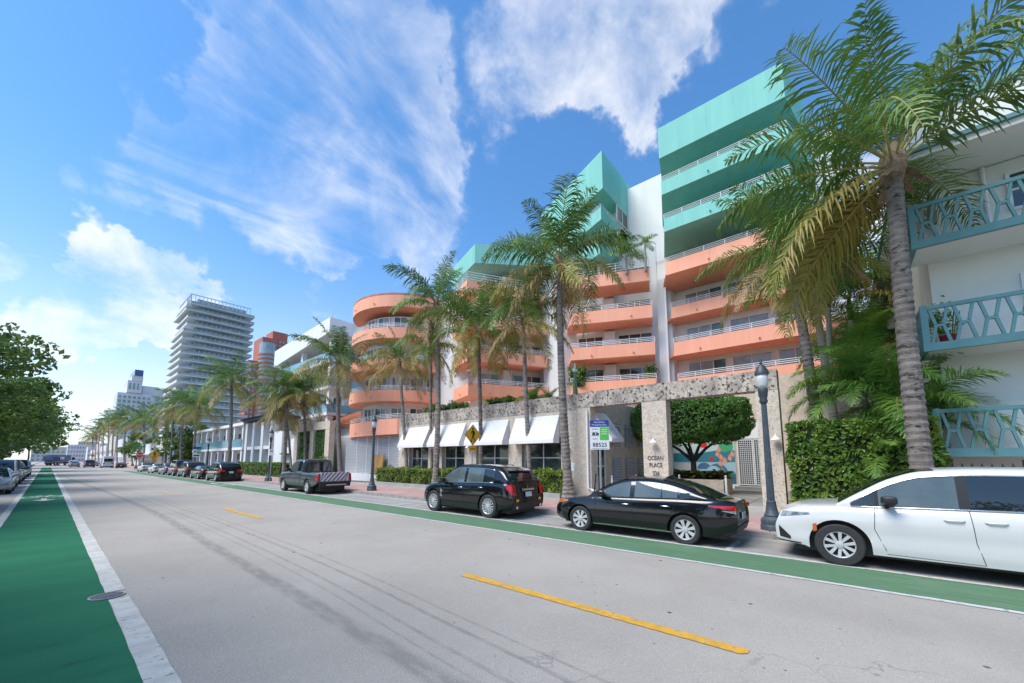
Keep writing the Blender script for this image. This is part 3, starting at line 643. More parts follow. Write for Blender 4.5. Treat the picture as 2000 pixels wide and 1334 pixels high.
# side wall of the shop along the courtyard, facing the gateway
m = MB().box(WX+.56, 28.0, 9.0, 9.3, .1, 4.9); m.build('courtyard_wall', M['stone_side'], shop)
def side_x(px): d = ray(px, 898); return d.x*9.0/d.y
for xa, xb in ((18.6,19.55),(20.2,21.25),(21.9,22.9),(23.6,24.6),(25.2,26.2)):
    for z0, z1 in ((.75,1.95),(2.65,3.75)):
        fr = MB(); fr.box(xa-.06, xb+.06, 8.96, 9.0, z0-.06, z1+.06); f = fr.build('louver_window', M['grey_louver'], shop)
        q = MB()
        for i in range(9): zz_ = z0+(z1-z0)*i/9; q.add([(xa,8.955,zz_),(xb,8.955,zz_),(xb,8.90,zz_+.03),(xa,8.90,zz_+.03),(xa,8.955,zz_+.1),(xb,8.955,zz_+.1)], [(0,1,2,3),(3,2,5,4)])
        lo_ = q.build('louver', M['shutter'], f); lo_['kind'] = 'stuff'
window(shop, (16.85, 8.97), (1,0), .85, .3, 2.75, 2, 'glass_dark', t=.05, mid=1.6)
m = MB(); m.extr([(16.7,8.98,4.2),(16.7,8.98,2.75),(16.7,8.05,2.75),(16.7,8.05,2.9)], (1.3,0,0)); m.build('side_awning', M['awning'], shop)
MB().tube([(16.1,9.0,4.2),(16.1,9.0,.62),(15.9,8.7,.55),(15.85,8.5,.5)], .05, 8).build('downpipe', M['white_paint'], shop)
gate = thing('stone_gateway', 'weathered coral stone gateway frame lettered OCEAN PLACE 226', 'gateway', (WX, 5.5, .135))
YP0, YP1 = sy(1305), sy(1257); YR0, YR1 = sy(1530), sy(1484)
MB().box(WX, WX+.55, YP0, YP1, .1, 4.36).build('pillar', M['stone'], gate)
MB().box(WX, WX+.55, YR0, YR1, .1, 4.36).build('pillar', M['stone'], gate)
MB().box(WX, WX+.55, YC-.95, YC-.301, .1, 4.36).build('pillar', M['stone'], gate)
bs = [YC-.296, sy(1190), sy(1262), sy(1350), sy(1430), YR0]
for a, b in zip(bs, bs[1:]): MB().box(WX-.015, WX+.56, b+.006, a-.006, 4.365, 5.08).build('beam_slab', M['stone_top'], gate)
MB().box(WX+.015, WX+.5, YC-.42, YC-.12, .12, 5.0).build('joint_backing', M['stone'], gate)
cy_ = (YP0+YP1)/2
for i, (s_, sz) in enumerate((('OCEAN', .25), ('PLACE', .25), ('226', .25))): text(s_, sz, 'stone_letter', gate, (WX-.012, cy_, 1.97-.29*i-(.05 if i == 2 else 0)), FACE_STREET, depth=.012).scale = (.76, 1, 1)
def wall_light(loc, ax, lab):
    t = thing('wall_light', lab, 'light', loc, group='white wall lights on the stone front')
    d = Vector(ax); p0 = Vector((0,0,.12)); m = MB(); m.tube([p0, p0+d*.10+Vector((0,0,.06)), p0+d*.2+Vector((0,0,.02))], .018, 6); m.build('bracket', M['white_paint'], t, world=False)
    MB().lathe([(.03,.14),(.05,.10),(.10,.05),(.16,-.02),(.15,-.03),(.02,-.02)], 14, c=tuple(d*.2)).build('shade', M['white_paint'], t, world=False, smooth=40)
for loc, ax, lab in (((WX, cy_, 2.62),(-1,0,0),'white bell light on the pillar above the lettering'), ((17.9,9.0,2.45),(0,-1,0),'white bell light on the courtyard wall by the side awning'), ((23.3,9.0,2.4),(0,-1,0),'white bell light between the courtyard louver windows'),
        ((WX, sy(1108), 2.6),(-1,0,0),'white bell light beside the notice at the shop corner'), ((WX, sy(918), 2.62),(-1,0,0),'white bell light on the stone pier behind the yellow sign'), ((WX, sy(848), 2.62),(-1,0,0),'white bell light on the pier behind the tall planter palm'),
        ((WX, sy(786), 2.62),(-1,0,0),'white bell light on the end pier next to the garage gates'), ((WX, YR0+.15, 2.6),(-1,0,0),'white bell light on the gateway pier beside the clipped hedge')): wall_light(loc, ax, lab)
nt_ = MB().box(WX-.02, WX, sy(1122)-.0, sy(1114), 1.35, 1.75).build('notice', M['sign_white'], shop)
# back wall of the courtyard with the mural and the lattice gate
cb = thing('courtyard_back_wall', 'stone courtyard back wall behind the clipped tree carrying a blue mural', 'wall', (28, 5, .135))
MB().box(28.0, 28.4, -2, 9.0, .1, 7.0).build('wall', M['stone_side'], cb)
MB().box(27.95, 27.999, 5.15, 8.95, .35, 4.2).build('mural_panel', mat('mural_sky', (.50,.62,.60), rough=.6), cb)
def flat(name, pts, mm, dx): MB().extr([(27.95-dx, p[0], p[1]) for p in pts], (dx-.0005, 0, 0)).build(name, mm, cb)
mu = {k: mat('mural_'+k, c_, rough=.6) for k, c_ in dict(teal=(.03,.19,.26), deep=(.02,.13,.22), pale=(.33,.50,.56), sand=(.55,.56,.52), green=(.06,.36,.16), coral=(.72,.30,.20), red=(.62,.02,.02), navy=(.05,.15,.28), olive=(.20,.22,.12)).items()}
flat('mural_band', [(5.17,1.75),(8.93,1.75),(8.93,2.35),(7.2,2.35),(6.2,2.5),(5.17,2.5)], mu['teal'], .003)
flat('mural_band', [(5.17,1.05),(8.93,1.05),(8.93,1.74),(5.17,1.74)], mu['pale'], .003)
flat('mural_band', [(5.17,.36),(8.93,.36),(8.93,1.04),(5.17,1.04)], mu['deep'], .003)
def disc(cy, cz, r, a0=0, a1=360, sy_=1): return [(cy + r*sy_*math.cos(R(a0+(a1-a0)*i/18)), cz + r*math.sin(R(a0+(a1-a0)*i/18))) for i in range(19 if a1-a0 < 360 else 18)]
flat('mural_shape', disc(8.2,1.05,.62,0,180,1.2), mu['sand'], .006); flat('mural_shape', disc(7.0,1.3,.42,0,180), mu['navy'], .006)
flat('mural_shape', disc(6.2,1.06,.6,0,180), mu['navy'], .006); flat('mural_shape', disc(6.45,1.06,.45,0,180), mu['pale'], .009)
flat('mural_leaf', disc(5.65,2.75,.42,-70,215), mu['green'], .009); flat('mural_leaf', disc(6.0,3.35,.36,-40,200), mu['green'], .009)
for q, (a, b) in enumerate(((6.05,2.5),(6.15,2.2),(5.95,2.0),(5.75,1.8),(5.45,1.95),(5.3,2.2),(6.0,1.6),(5.35,3.1))): flat('mural_flower', [(a-.05,b-.15),(a+.15,b),(a+.02,b+.3),(a-.12,b+.05)], mu['coral'], .012)
flat('mural_shape', disc(7.0,2.95,.26,170,370), mu['red'], .009); flat('mural_flower', disc(6.55,1.95,.13), mu['red'], .012)
for a, b, h_, k in ((5.9,.4,1.1,'olive'),(5.6,.4,.7,'green'),(6.3,.4,.7,'green'),(8.75,.6,.7,'green')): flat('mural_leaf', [(a-.12,b),(a+.12,b),(a+.2,b+h_*.6),(a,b+h_),(a-.14,b+h_*.6)], mu[k], .010)
MB().box(27.8, 28.0, 5.05, 9.0, .13, .36).build('plinth', M['white_stucco'], cb)
MB().box(27.9, 28.0, 3.2, 5.0, 3.2, 4.2).build('lintel', M['white_stucco'], cb)
lg = thing('lattice_gate', 'white steel lattice entrance gate beside the blue mural', 'gate', (27.9, 4.1, .3))
for ya, yb in ((5.0,4.15),(4.13,3.3)):
    m = MB(); m.obx((27.9,ya), (0,-1), 0, .06, -.02, .04, .35, 3.15); m.obx((27.9,ya), (0,-1), ya-yb-.06, ya-yb, -.02, .04, .35, 3.15); m.obx((27.9,ya), (0,-1), .06, ya-yb-.06, -.02, .036, 3.09, 3.15); m.obx((27.9,ya), (0,-1), .06, ya-yb-.06, -.02, .036, .35, .41)
    lf = m.build('gate_frame', M['frame_white'], lg); q = MB()
    for i in range(1, 7): q.obx((27.9,ya), (0,-1), .06+i*.105-.012, .06+i*.105+.012, -.01, .02, .41, 3.09)
    for i in range(1, 22): q.obx((27.9,ya), (0,-1), .06, ya-yb-.06, -.006, .016, .41+i*.122-.012, .41+i*.122+.012)
    q.build('lattice', M['frame_white'], lf)
MB().box(27.98, 27.995, 3.3, 5.0, .3, 3.15).build('painted_dark_opening', M['ink'], lg)  # black sheet on the solid wall, paints the darkness behind the gate
struct('step', MB().box(26.9, 27.79, 2.8, 5.1, .10, .30), M['grey_slab'])
tag(MB().box(20.5, 21.1, -1.3, 1.0, .1, 4.3).build('stone_block', M['stone']), 'plain coral stone wall block behind the gateway pier', 'wall')
# ------------------------------------------------------------------ white building with teal honeycomb railings (right)
rb = thing('balcony_building', 'pale white apartment building with teal honeycomb balcony railings', 'building', (17, -6, .135))
BX, BY = 15.5, -2.02
MB().box(17.0, 40, -16, -2.75, .1, 10.42).build('wall', M['right_wall'], rb)
MB().box(18.6, 40, -2.75, -2.45, .1, 10.6).build('side_wall', M['right_wall'], rb)
MB().box(16.2, 40.6, -16, -2.3, 10.76, 12.3).build('parapet', M['right_wall'], rb)
MB().box(15.25, 40.8, -16.2, -1.9, 10.45, 10.62).build('roof_slab', M['right_wall'], rb)
MB().box(15.17, 40.9, -16.3, -1.82, 10.63, 10.75).build('roof_edge', M['right_teal'], rb)
MB().box(16.1, 40.7, -16.1, -2.2, 12.31, 12.55).build('coping', M['right_teal'], rb)
bar = MB()
def leg(m, y0, z0, y1, z1, w=.032, d=.035):
    u = Vector((y1-y0, z1-z0)).normalized(); n = Vector((-u.y, u.x))*w
    m.extr([(-d, y0-n.x, z0-n.y), (-d, y0+n.x, z0+n.y), (-d, y1+n.x, z1+n.y), (-d, y1-n.x, z1-n.y)], (2*d, 0, 0))
leg(bar, -.17, 1.0, -.08, .54); leg(bar, .17, 1.0, .08, .54); leg(bar, -.08, .46, -.17, 0); leg(bar, .08, .46, .17, 0); bar.box(-.036, .036, -.11, .11, .455, .53)
bme = bar.mesh('honeycomb_baluster', M['right_teal'])
for zb in (7.9, 4.9, 2.0):
    slab = MB().box(BX, 17.0, -15, BY, zb, zb+.13).build('balcony', M['right_wall'], rb)
    MB().box(BX-.06, BX+.05, -15, BY+.06, zb-.02, zb+.2).build('edge_band', M['right_teal'], slab)
    MB().box(BX+.05, 17.0, BY-.05, BY+.06, zb-.02, zb+.2).build('edge_band', M['right_teal'], slab)
    MB().box(BX-.05, BX+.04, -15, BY-.09, zb+1.16, zb+1.26).build('top_rail', M['right_teal'], slab)
    MB().box(BX-.06, BX+.07, BY-.09, BY+.05, zb+.2, zb+1.28).build('corner_post', M['right_teal'], slab)
    MB().box(BX+.07, 17.0, BY-.05, BY+.04, zb+1.16, zb+1.26).build('top_rail', M['right_teal'], slab)
    for k in range(14):
        o = bpy.data.objects.new('honeycomb_baluster', bme); col.objects.link(o); o.parent = slab
        o.location = Vector((BX, BY-.30-k*.46, zb+.2)) - org(slab); o.scale = (1,1,.96)
    for k in range(2):
        o = bpy.data.objects.new('honeycomb_baluster', bme); col.objects.link(o); o.parent = slab
        o.location = Vector((BX+.4+k*.5, BY, zb+.2)) - org(slab); o.rotation_euler = (0,0,R(90)); o.scale = (1,1,.96)
    window(rb, (17.0, -4.15), (0,-1), 1.5, zb+1.0, zb+2.15, 1, 'glass_dark', t=.08, mid=zb+1.6)
    window(rb, (17.0, -6.6), (0,-1), 2.0, zb+.2, zb+2.3, 2, 'glass_dark', t=.08)
MB().box(17.2, 40, -2.44, -2.40, 3.2, 3.25).build('wall_band', M['right_teal'], rb)
MB().tube([(16.93,-3.75,8.2),(16.93,-3.75,10.4)], .05, 8).build('downpipe', M['white_paint'], rb)
for xx, z_ in ((22.0, 6.0), (24.5, 7.9), (22.0, 3.0)):
    ac = MB().box(xx, xx+.8, -2.44, -2.05, z_, z_+.55).build('air_conditioner', M['cream'], rb)
    MB().box(xx+.08, xx+.72, -2.05, -2.035, z_+.06, z_+.49).build('grille', M['grey_louver'], ac)
for z_ in (9.0, 5.9):
    hd = MB(); hd.extr([(16.4,-2.44,z_),(16.4,-2.44,z_+.5),(16.4,-2.05,z_+.1)], (.6,0,0)); hd.build('window_hood', M['cream'], rb)
MB().box(17.0, 18.6, -2.75, -2.46, .1, 10.44).build('corner_wall', M['right_wall'], rb)
fn = thing('iron_fence', 'dark iron fence with spear tips below the teal balcony', 'fence', (15.6, -2.6, .14))
for k in range(9): MB().tube([(15.6,-1.9-k*.17,.15),(15.6,-1.9-k*.17,1.6),(15.6,-1.9-k*.17,1.66)], .016, 5).lathe([(.016,1.64),(.035,1.70),(.002,1.82)], 6, c=(15.6,-1.9-k*.17,0)).build('picket', M['metal_dark'], fn)
for z_ in (.35, 1.5): MB().box(15.585, 15.615, -3.4, -1.8, z_, z_+.035).build('rail', M['metal_dark'], fn)
MB().box(15.55, 15.65, -3.52, -3.42, .14, 1.9).build('post', M['metal_dark'], fn)
pt = thing('potted_plant', 'leafy plant in red pots on the middle teal balcony', 'plant', (16.1, -2.55, 5.03))
MB().lathe([(.14,0),(.19,.34),(.20,.36),(.17,.36),(.16,.3)], 14).build('pot', M['pot_red'], pt, world=False, smooth=40)
MB().lathe([(.11,0),(.15,.28),(.13,.28),(.12,.25)], 14, c=(0,.42,0)).build('pot', M['pot_red'], pt, world=False, smooth=40)
uf = thing('folded_umbrella', 'folded tan parasol on the upper teal balcony', 'umbrella', (16.2, -2.55, 8.03))
MB().tube([(0,0,0),(0,0,1.9)], .02, 6).build('pole', M['steel'], uf, world=False)
MB().lathe([(.02,1.8),(.06,1.6),(.11,1.0),(.10,.75),(.03,.78)], 9, flute=.3).build('canopy', mat('tan_canvas', (.30,.25,.18), rough=.9), uf, world=False)
# ------------------------------------------------------------------ white terraced building beyond the round tower
wb = thing('terraced_building', 'white terraced apartment building with blue glass balustrades beyond the round tower', 'building', (19.4, 42, .135))
c0 = onX(645, 619, 19.4); YA, YB = c0.y, YX(538, 19.4, 670); ZT = c0.z
MB().box(22.2, 38, YA+1.5, YB-1, .1, ZT-1.6).build('wall', M['white_stucco'], wb)
zl = [ZT-1.75-3.05*i for i in range(5)]
rp = [(YA, ZT-1.75), (YB, ZT-3.3), (YB, ZT-1.0), (YA, ZT)]
m = MB(); m.extr([(19.4, a, b) for a, b in rp], (19, 0, 0)); m.build('roof', M['white_stucco'], wb)
for i, z_ in enumerate(zl[1:]):
    MB().box(19.7, 38, YA+.3, YB-.4, z_-.32, z_).build('floor_slab', M['white_stucco'], wb)
    g_ = MB().box(19.75, 19.79, YA+.4, YB-.6, z_, z_+.95).build('balustrade', M['glass_blue'], wb)
    MB().box(19.76, 38, YA+.36, YA+.40, z_, z_+.95).build('balustrade', M['glass_blue'], wb)
    for k in range(4): window(wb, (22.2, YB-2.0-k*3.4), (0,-1), 2.6, z_+.05, z_+2.3, 2, 'glass_dark')
    window(wb, (22.8, YA+1.5), (1,0), 2.6, z_+.05, z_+2.4, 2, 'glass_teal'); window(wb, (26.5, YA+1.5), (1,0), 2.6, z_+.05, z_+2.4, 2, 'glass_dark')
for yy in (YA+.5, (YA+YB)/2, YB-1.2): MB().box(19.95, 20.5, yy, yy+.55, .1, ZT-2.2).build('column', M['white_stucco'], wb)
MB().tube([(19.9, YA+.5, ZT), (19.9, YA+.5, ZT+.9)], .03, 6).build('antenna', M['steel'], wb)
# ------------------------------------------------------------------ stone frame with green wall panels, tiled roof behind it
sf = thing('green_wall_gateway', 'coral stone frame holding two panels of climbing green leaves', 'frame', (16.5, 40, .135))
ya, yb = YX(572, 16.5), YX(641, 16.5)
for p in (ya-.45, (ya+yb)/2-.25, yb+.45): MB().box(16.5, 17.0, p-.4, p+.45, .1, 4.75).build('pillar', M['stone'], sf)
for a, b in ((ya, (ya+yb)/2), ((ya+yb)/2, yb)): MB().box(16.48, 17.02, b+.01, a-.01, 4.755, 5.5).build('beam_slab', M['stone'], sf)
GREEN_PANELS = [((ya+yb)/2+.25, ya-.95), (yb+.95, (ya+yb)/2-.7)]
tr = thing('tiled_roof_house', 'low white house with a red clay tiled roof behind the stone frame', 'house', (20, 39, .135))
MB().box(19.4, 26, 36.5, 45.5, .1, 5.3).build('wall', M['white_stucco'], tr)
rf = MB().extr([(18.9, 36.1, 5.3), (18.9, 45.9, 5.3), (22.7, 45.9, 7.3), (22.7, 36.1, 7.3)], (0,0,-.1)).build('roof', M['terracotta'], tr)
tm = MB(); sl_ = Vector((3.8,0,2.0)).normalized()
for i in range(26):
    yy = 36.25+i*.375
    for k in range(9):
        p = Vector((18.86,yy,5.33)) + sl_*(k*.48)
        tm.tube([p, p+sl_*.50+Vector((0,0,-.015))], [.13,.105], 7)
tl = tm.build('roof_tile', M['terracotta'], rf); tl['kind'] = 'stuff'
# low white cafe buildings along the street
w3 = thing('adobe_house', 'white stepped adobe style house with a dark timber pergola on its terrace', 'house', (17, 52, .135))
for x0, x1, y0, y1, z1 in ((17.0,22,44.2,46.0,4.2),(17.3,24,46.1,48.5,3.3),(17.0,24,48.6,51.0,5.2),(17.6,26,44.5,60,3.0),(16.8,17.5,51.2,52.0,6.6),(16.8,17.5,54.2,55.0,6.6),(16.8,17.5,57.4,58.2,6.7),(16.8,17.5,60.2,61.0,6.7),(20.5,27,51,61,6.9)):
    MB().box(x0, x1, y0, y1, .1, z1).build('wall', M['white_stucco'], w3)
pg = MB().box(16.5, 21, 50.6, 61.8, 6.95, 7.12).build('pergola', M['metal_dark'], w3)
for k in range(18): MB().box(16.2, 21.2, 50.8+k*.62, 50.92+k*.62, 7.12, 7.30).build('pergola_beam', M['metal_dark'], pg)
for yy in (52.6, 55.7, 58.8): window(w3, (17.6, yy+1.0), (0,-1), 1.4, .4, 2.7, 2, 'glass_dark'); 
MB().box(16.9, 17.5, 52.0, 60.2, 3.2, 3.6).build('terrace_edge', M['white_stucco'], w3)
MB().box(16.6, 18.0, 47.0, 47.9, 2.5, 2.62).build('canopy', M['metal_dark'], w3)
w1 = thing('cafe_building', 'white two-storey cafe with a blue glass balcony and tall dark windows', 'building', (17, 75, .135))
MB().box(18.2, 28, 62, 90, .1, 6.6).build('wall', M['white_stucco'], w1)
MB().box(16.8, 18.2, 61.9, 90.1, 3.25, 3.6).build('balcony', M['white_stucco'], w1)
MB().box(16.8, 16.85, 62.5, 89, 3.6, 4.75).build('balustrade', M['glass_blue'], w1)
MB().box(16.7, 28.3, 61.7, 90.3, 6.6, 7.0).build('roof_slab', M['white_stucco'], w1)
for k in range(8):
    yy = 62.3+k*3.75; MB().box(16.9, 17.4, yy, yy+.5, .1, 6.6).build('column', M['white_stucco'], w1)
    if k < 7: window(w1, (18.2, yy+3.2), (0,-1), 2.0, .5, 2.9, 2, 'glass_dark', mid=1.8); window(w1, (18.2, yy+3.0), (0,-1), 1.6, 3.9, 5.8, 2, 'glass_dark')
aw_ = thing('deco_building', 'pale blue and white stepped deco building at the street corner', 'building', (20, 114, .135))
for x0, x1, y0, y1, z1, k in ((16.5,30,110,117,9.5,'far_white'),(16.2,16.5,111.5,113,10.5,'glass_blue'),(16.2,16.5,114,115,10.5,'glass_blue'),(17,32,117,130,7,'cream'),(16.6,40,130,152,6,'far_white')):
    MB().box(x0, x1, y0, y1, .1, z1).build('wall', M[k], aw_)
MB().box(14.8, 17, 110, 152, 3.1, 3.4).build('canopy', M['far_white'], aw_)
for k in range(9): window(aw_, (16.6, 150-k*2.4), (0,-1), 1.8, .5, 2.8, 2, 'glass_dark'); 
for k in range(5):
    for z_ in (3.9, 6.3): window(aw_, (16.5, 116.6-k*1.3), (0,-1), .9, z_, z_+1.5, 1, 'glass_dark')
    window(aw_, (17.2+k*2.4, 110), (1,0), 1.5, 3.9, 5.4, 1, 'glass_dark')
# row of plain low buildings far down the street
for k in range(6):
    y0 = 160+k*38; f = thing('street_building', ['white low hotel far down the palm-lined street', 'cream low hotel far down the palm-lined street'][k % 2], 'building', (18, y0, .135), group='low hotels far down the street')
    h_ = 8+((k*7) % 5); MB().box(18, 40, y0, y0+34, .1, h_).build('wall', M['far_white' if k % 2 else 'cream'], f)
    for j in range(7):
        for z_ in (1.2, 4.6): window(f, (18, y0+32-j*4.4), (0,-1), 2.2, z_, z_+1.8, 1, 'glass_dark', t=.12)
# ------------------------------------------------------------------ towers
tw = thing('glass_tower', 'tall glass residential tower with projecting white balcony slabs', 'tower', (36, 196, 0))
TX, TY = 36.2, YX(372, 36.2, 590); TXr = onY(488, 610, TY).x; TYf = YX(347, TX, 640); TZ = onX(372, 575, TX).z
def onfl(i): return TZ-4.4-i*3.4
MB().box(TX+3, TXr-1, TY+2.5, TYf+6, 0, TZ-1).build('core', M['far_glass'], tw)
for i in range(20):
    z_ = onfl(i); ov = -(i % 3)*.0; sh = .9 if 1 < i < 4 else (2.0+.12*i if i > 0 else 0)
    s_ = MB().box(TX-sh*.7, TXr+2.2, TY-.6-(.2 if i % 2 else 0), TYf+sh*1.2, z_-.32, z_).build('floor_slab', M['far_slab'], tw)
    MB().box(TX-sh*.7+.1, TXr+2.1, TY-.5, TY-.44, z_, z_+.95).build('balustrade', M['far_glass'], s_)
    MB().box(TX-sh*.7+.12, TX-sh*.7+.2, TY-.4, TYf+sh, z_, z_+.9).build('balustrade', M['far_slab'], s_)
    for k in range(10):
        xx = TX+3.3+(TXr-TX-4.6)*k/10; MB().box(xx, xx+.25, TY+2.42, TY+2.5, z_, z_+2.85).build('mullion', M['far_slab'], s_)
cr = MB()
for k in range(17): xx = TX+.2+(TXr-TX)*k/16; cr.box(xx, xx+.18, TY, TY+.2, TZ-4, TZ)
for k in range(10): yy = TY+(TYf-TY)*k/9; cr.box(TX, TX+.2, yy, yy+.2, TZ-3.6, TZ)
cr.box(TX, TXr+.2, TY-.02, TY+.22, TZ-.3, TZ+.02); cr.box(TX-.02, TX+.22, TY, TYf, TZ-.3, TZ+.02); cr.build('roof_screen', M['steel'], tw)
MB().box(TX-1, TX+.8, TY+1, TYf, TZ-5.4, TZ-3.2).build('roof_band', M['far_slab'], tw)
rt = thing('red_tower', 'terracotta red high-rise tower with rounded balcony bays', 'tower', (128, 400, 0))
RYp = 400.0
def ry(px): return onY(px, 800, RYp).x
def rz(px, py): return onY(px, py, RYp).z
for (a, b, t_, dy) in ((503, 530, 655, 0), (527, 557, 641, 6), (480, 505, 700, 3), (548, 568, 690, 8)):
    MB().box(ry(a), ry(b), RYp+dy, RYp+24, 0, rz(a, t_)).build('wall', M['red_tower'], rt)
MB().lathe([(6.4,0),(6.4,rz(515,668)),(6,rz(515,668)),(0.1,rz(515,666))], 18, c=(ry(516), RYp+3, 0)).build('round_bay', M['far_glass'], rt)
for i in range(28):
    z_ = 8+i*3.9
    if z_ < rz(515, 690): MB().lathe([(7.0,z_),(7.0,z_+1.5),(6.2,z_+1.5),(6.2,z_)], 18, c=(ry(516), RYp+3, 0)).build('balcony', M['red_tower'], rt)
    for a in (484, 491, 534, 541, 548, 555):
        if z_ < rz(a, 712 if a < 500 else 665): MB().box(ry(a), ry(a+3.5), RYp+(2.8 if a < 500 else 5.8), RYp+8, z_, z_+2.3).build('window', M['far_glass'], rt)
ft = thing('rooftop_hotel', 'distant white hotel block with a square dark-topped rooftop turret', 'hotel', (60, 400, 0))
HY = 400.0
def hx(px): return onY(px, 800, HY).x
def hz(px, py): return onY(px, py, HY).z
for a, b, t_, dy, k in ((226,300,765,0,'far_white'),(296,336,757,4,'far_white'),(243,272,742,-2,'far_white'),(250,272,733,-3,'far_white'),(254,271,722,-4,'paint_blue'),(275,308,752,3,'far_slab'),(330,345,790,8,'far_white')):
    MB().box(hx(a), hx(b), HY+dy, HY+24, {765:0,757:0,790:0,752:hz(a,770),742:hz(a,766),733:hz(a,743),722:hz(a,733.5)}[t_], hz(a, t_)).build('wall' if k != 'paint_blue' else 'turret', M[k], ft)
for i in range(14):
    z_ = hz(240, 772)-i*3.3
    if z_ < 6: break
    for k in range(11):
        a = 228+k*9.6; MB().box(hx(a), hx(a+6.2), HY+(-.1 if a < 292 else 3.9), HY+6, z_-1.9, z_).build('window', M['far_glass'], ft)
    MB().box(hx(225), hx(298), HY-.9, HY, z_-2.6, z_-2.2).build('balcony', M['far_slab'], ft)
for k in range(3): MB().box(hx(246+k*8), hx(250+k*8), HY-2.2, HY, hz(250, 760), hz(250, 748)).build('window', M['far_glass'], ft)
for k, (a, b, t_, yy) in enumerate(((130,175,868,520),(60,135,872,560),(170,215,872,480),(150,190,862,640))):
    f = thing('distant_block', 'pale distant building closing the end of the street', 'building', (onY(a,890,yy).x, yy, 0), group='pale buildings at the end of the street')
    x0, x1 = onY(a,890,yy).x, onY(b,890,yy).x; zt = onY(a,t_,yy).z
    MB().box(x0, x1, yy, yy+20, 0, zt).build('wall', M['cream' if k % 2 else 'far_white'], f)
    for i in range(max(1, int(zt/3.6))):
        for j in range(8): xx = x0+(x1-x0)*(j+.25)/8; MB().box(xx, xx+(x1-x0)/16, yy-.15, yy, 1.0+i*3.6, 2.8+i*3.6).build('window', M['far_glass'], f)
# ------------------------------------------------------------------ foliage
rp_ = random.Random(11)
def rdir(r=rp_):
    while True:
        v = Vector((r.uniform(-1,1), r.uniform(-1,1), r.uniform(-1,1)))
        if .05 < v.length < 1: return v.normalized()
def leaf(m, p, n, s, w=.5, fold=.18):
    d = (rdir() + n*.55).normalized(); side = d.cross(n + rdir()*.4)
    if side.length < .05: side = d.cross(Vector((0,0,1)) + rdir()*.2)
    side.normalize(); up = side.cross(d)
    b = len(m.v); p = Vector(p)
    m.v += [tuple(p-d*s*.5), tuple(p+side*s*w*.5+up*s*fold), tuple(p+d*s*.5), tuple(p-side*s*w*.5+up*s*fold)]
    m.f += [(b, b+1, b+2), (b, b+2, b+3)]
def hedge_leaves(m, x0, x1, y0, y1, z0, z1, n, s, lump=.08, faces='xyzXY'):
    A = {'x': (y1-y0)*(z1-z0), 'X': (y1-y0)*(z1-z0), 'y': (x1-x0)*(z1-z0), 'Y': (x1-x0)*(z1-z0), 'z': (x1-x0)*(y1-y0)}
    ks = [k for k in faces]; ws = [A[k] for k in ks]
    ph = [rp_.uniform(0, 6) for _ in range(6)]
    def bump(a, b): return lump*(math.sin(a*3.1+ph[0])*math.sin(b*3.7+ph[1]) + .6*math.sin(a*7.3+ph[2])*math.sin(b*6.1+ph[3]))
    for _ in range(n):
        k = rp_.choices(ks, ws)[0]; x, y, z = rp_.uniform(x0,x1), rp_.uniform(y0,y1), rp_.uniform(z0,z1); dp = abs(rp_.gauss(0, .07))
        if k == 'x': x = x0 - bump(y,z) + dp; nn_ = Vector((-1,0,0))
        elif k == 'X': x = x1 + bump(y,z) - dp; nn_ = Vector((1,0,0))
        elif k == 'y': y = y0 - bump(x,z) + dp; nn_ = Vector((0,-1,0))
        elif k == 'Y': y = y1 + bump(x,z) - dp; nn_ = Vector((0,1,0))
        else: z = z1 + bump(x,y) - dp; nn_ = Vector((0,0,1))
        leaf(m, (x,y,z), nn_, s*rp_.uniform(.7,1.3))
def hedge(name, label, box, n, s, leafmat, cat='hedge', lump=.08, group=None, faces='xyzXY'):
    x0,x1,y0,y1,z0,z1 = box
    t = thing(name, label, cat, ((x0+x1)/2, (y0+y1)/2, z0), group=group)
    MB().box(x0+.13, x1-.13, y0+.13, y1-.13, z0, z1-.14).build('shade_core', M['hedge_core'], t)  # plain dark box, its colour stands in for shade between the leaves
    m = MB(); hedge_leaves(m, x0,x1,y0,y1,z0+.03,z1,n,s,lump,faces); m.build('foliage', M[leafmat], t); return t
hedge('clipped_hedge', 'tall clipped green hedge beside the stone gateway', (14.75, 16.0, -2.0, 1.25, .14, 3.05), 9500, .15, 'leaf_hedge')
SB = 'low rounded yellow-green bush in the stone planter below the awnings'
hedge('shrub', 'long low yellow-green shrub in the planter near the garage gates', (15.45, 16.1, sy(895), sy(752), .3, 1.32), 6500, .13, 'leaf_yellow', 'shrub', .14)
hedge('shrub', 'low yellow-green shrub in the planter beside the tall thick palm trunk', (15.45, 16.1, sy(1112), sy(985), .3, 1.38), 5200, .13, 'leaf_yellow', 'shrub', .14)
hedge('shrub', 'small green shrub in the planter behind the black crossover', (15.5, 16.1, sy(985)+.1, sy(900), .3, 1.05), 2600, .12, 'leaf_hedge', 'shrub', .14)
pk = thing('planter', 'long low stone kerb planter along the shop front', 'planter', (15.5, 17, .14))
y = sy(752)+.3; 
while y > sy(1115): MB().box(15.2, 15.36, max(y-2.2, sy(1115))+.008, y-.008, .1, .36).build('kerb_block', M['concrete'], pk); y -= 2.2
MB().box(15.36, WX-.001, sy(1115), sy(752)+.3, .1, .30).build('soil', M['soil'], pk)
hedge('street_hedge', 'dense green hedge along the pavement before the stone frame', (15.2, 16.3, 43.5, 62, .14, 1.55), 5000, .2, 'leaf_hedge')
hedge('street_hedge', 'short green hedge at the foot of the slatted white wall', (16.4, 17.2, 36.0, 37.6, .14, 2.2), 900, .2, 'leaf_hedge')
hedge('terrace_shrub', 'green shrub trailing over the terrace edge above the awnings', (16.4, 17.2, sy(892), sy(818), 4.9, 5.5), 1500, .16, 'leaf_hedge', 'shrub', .15)
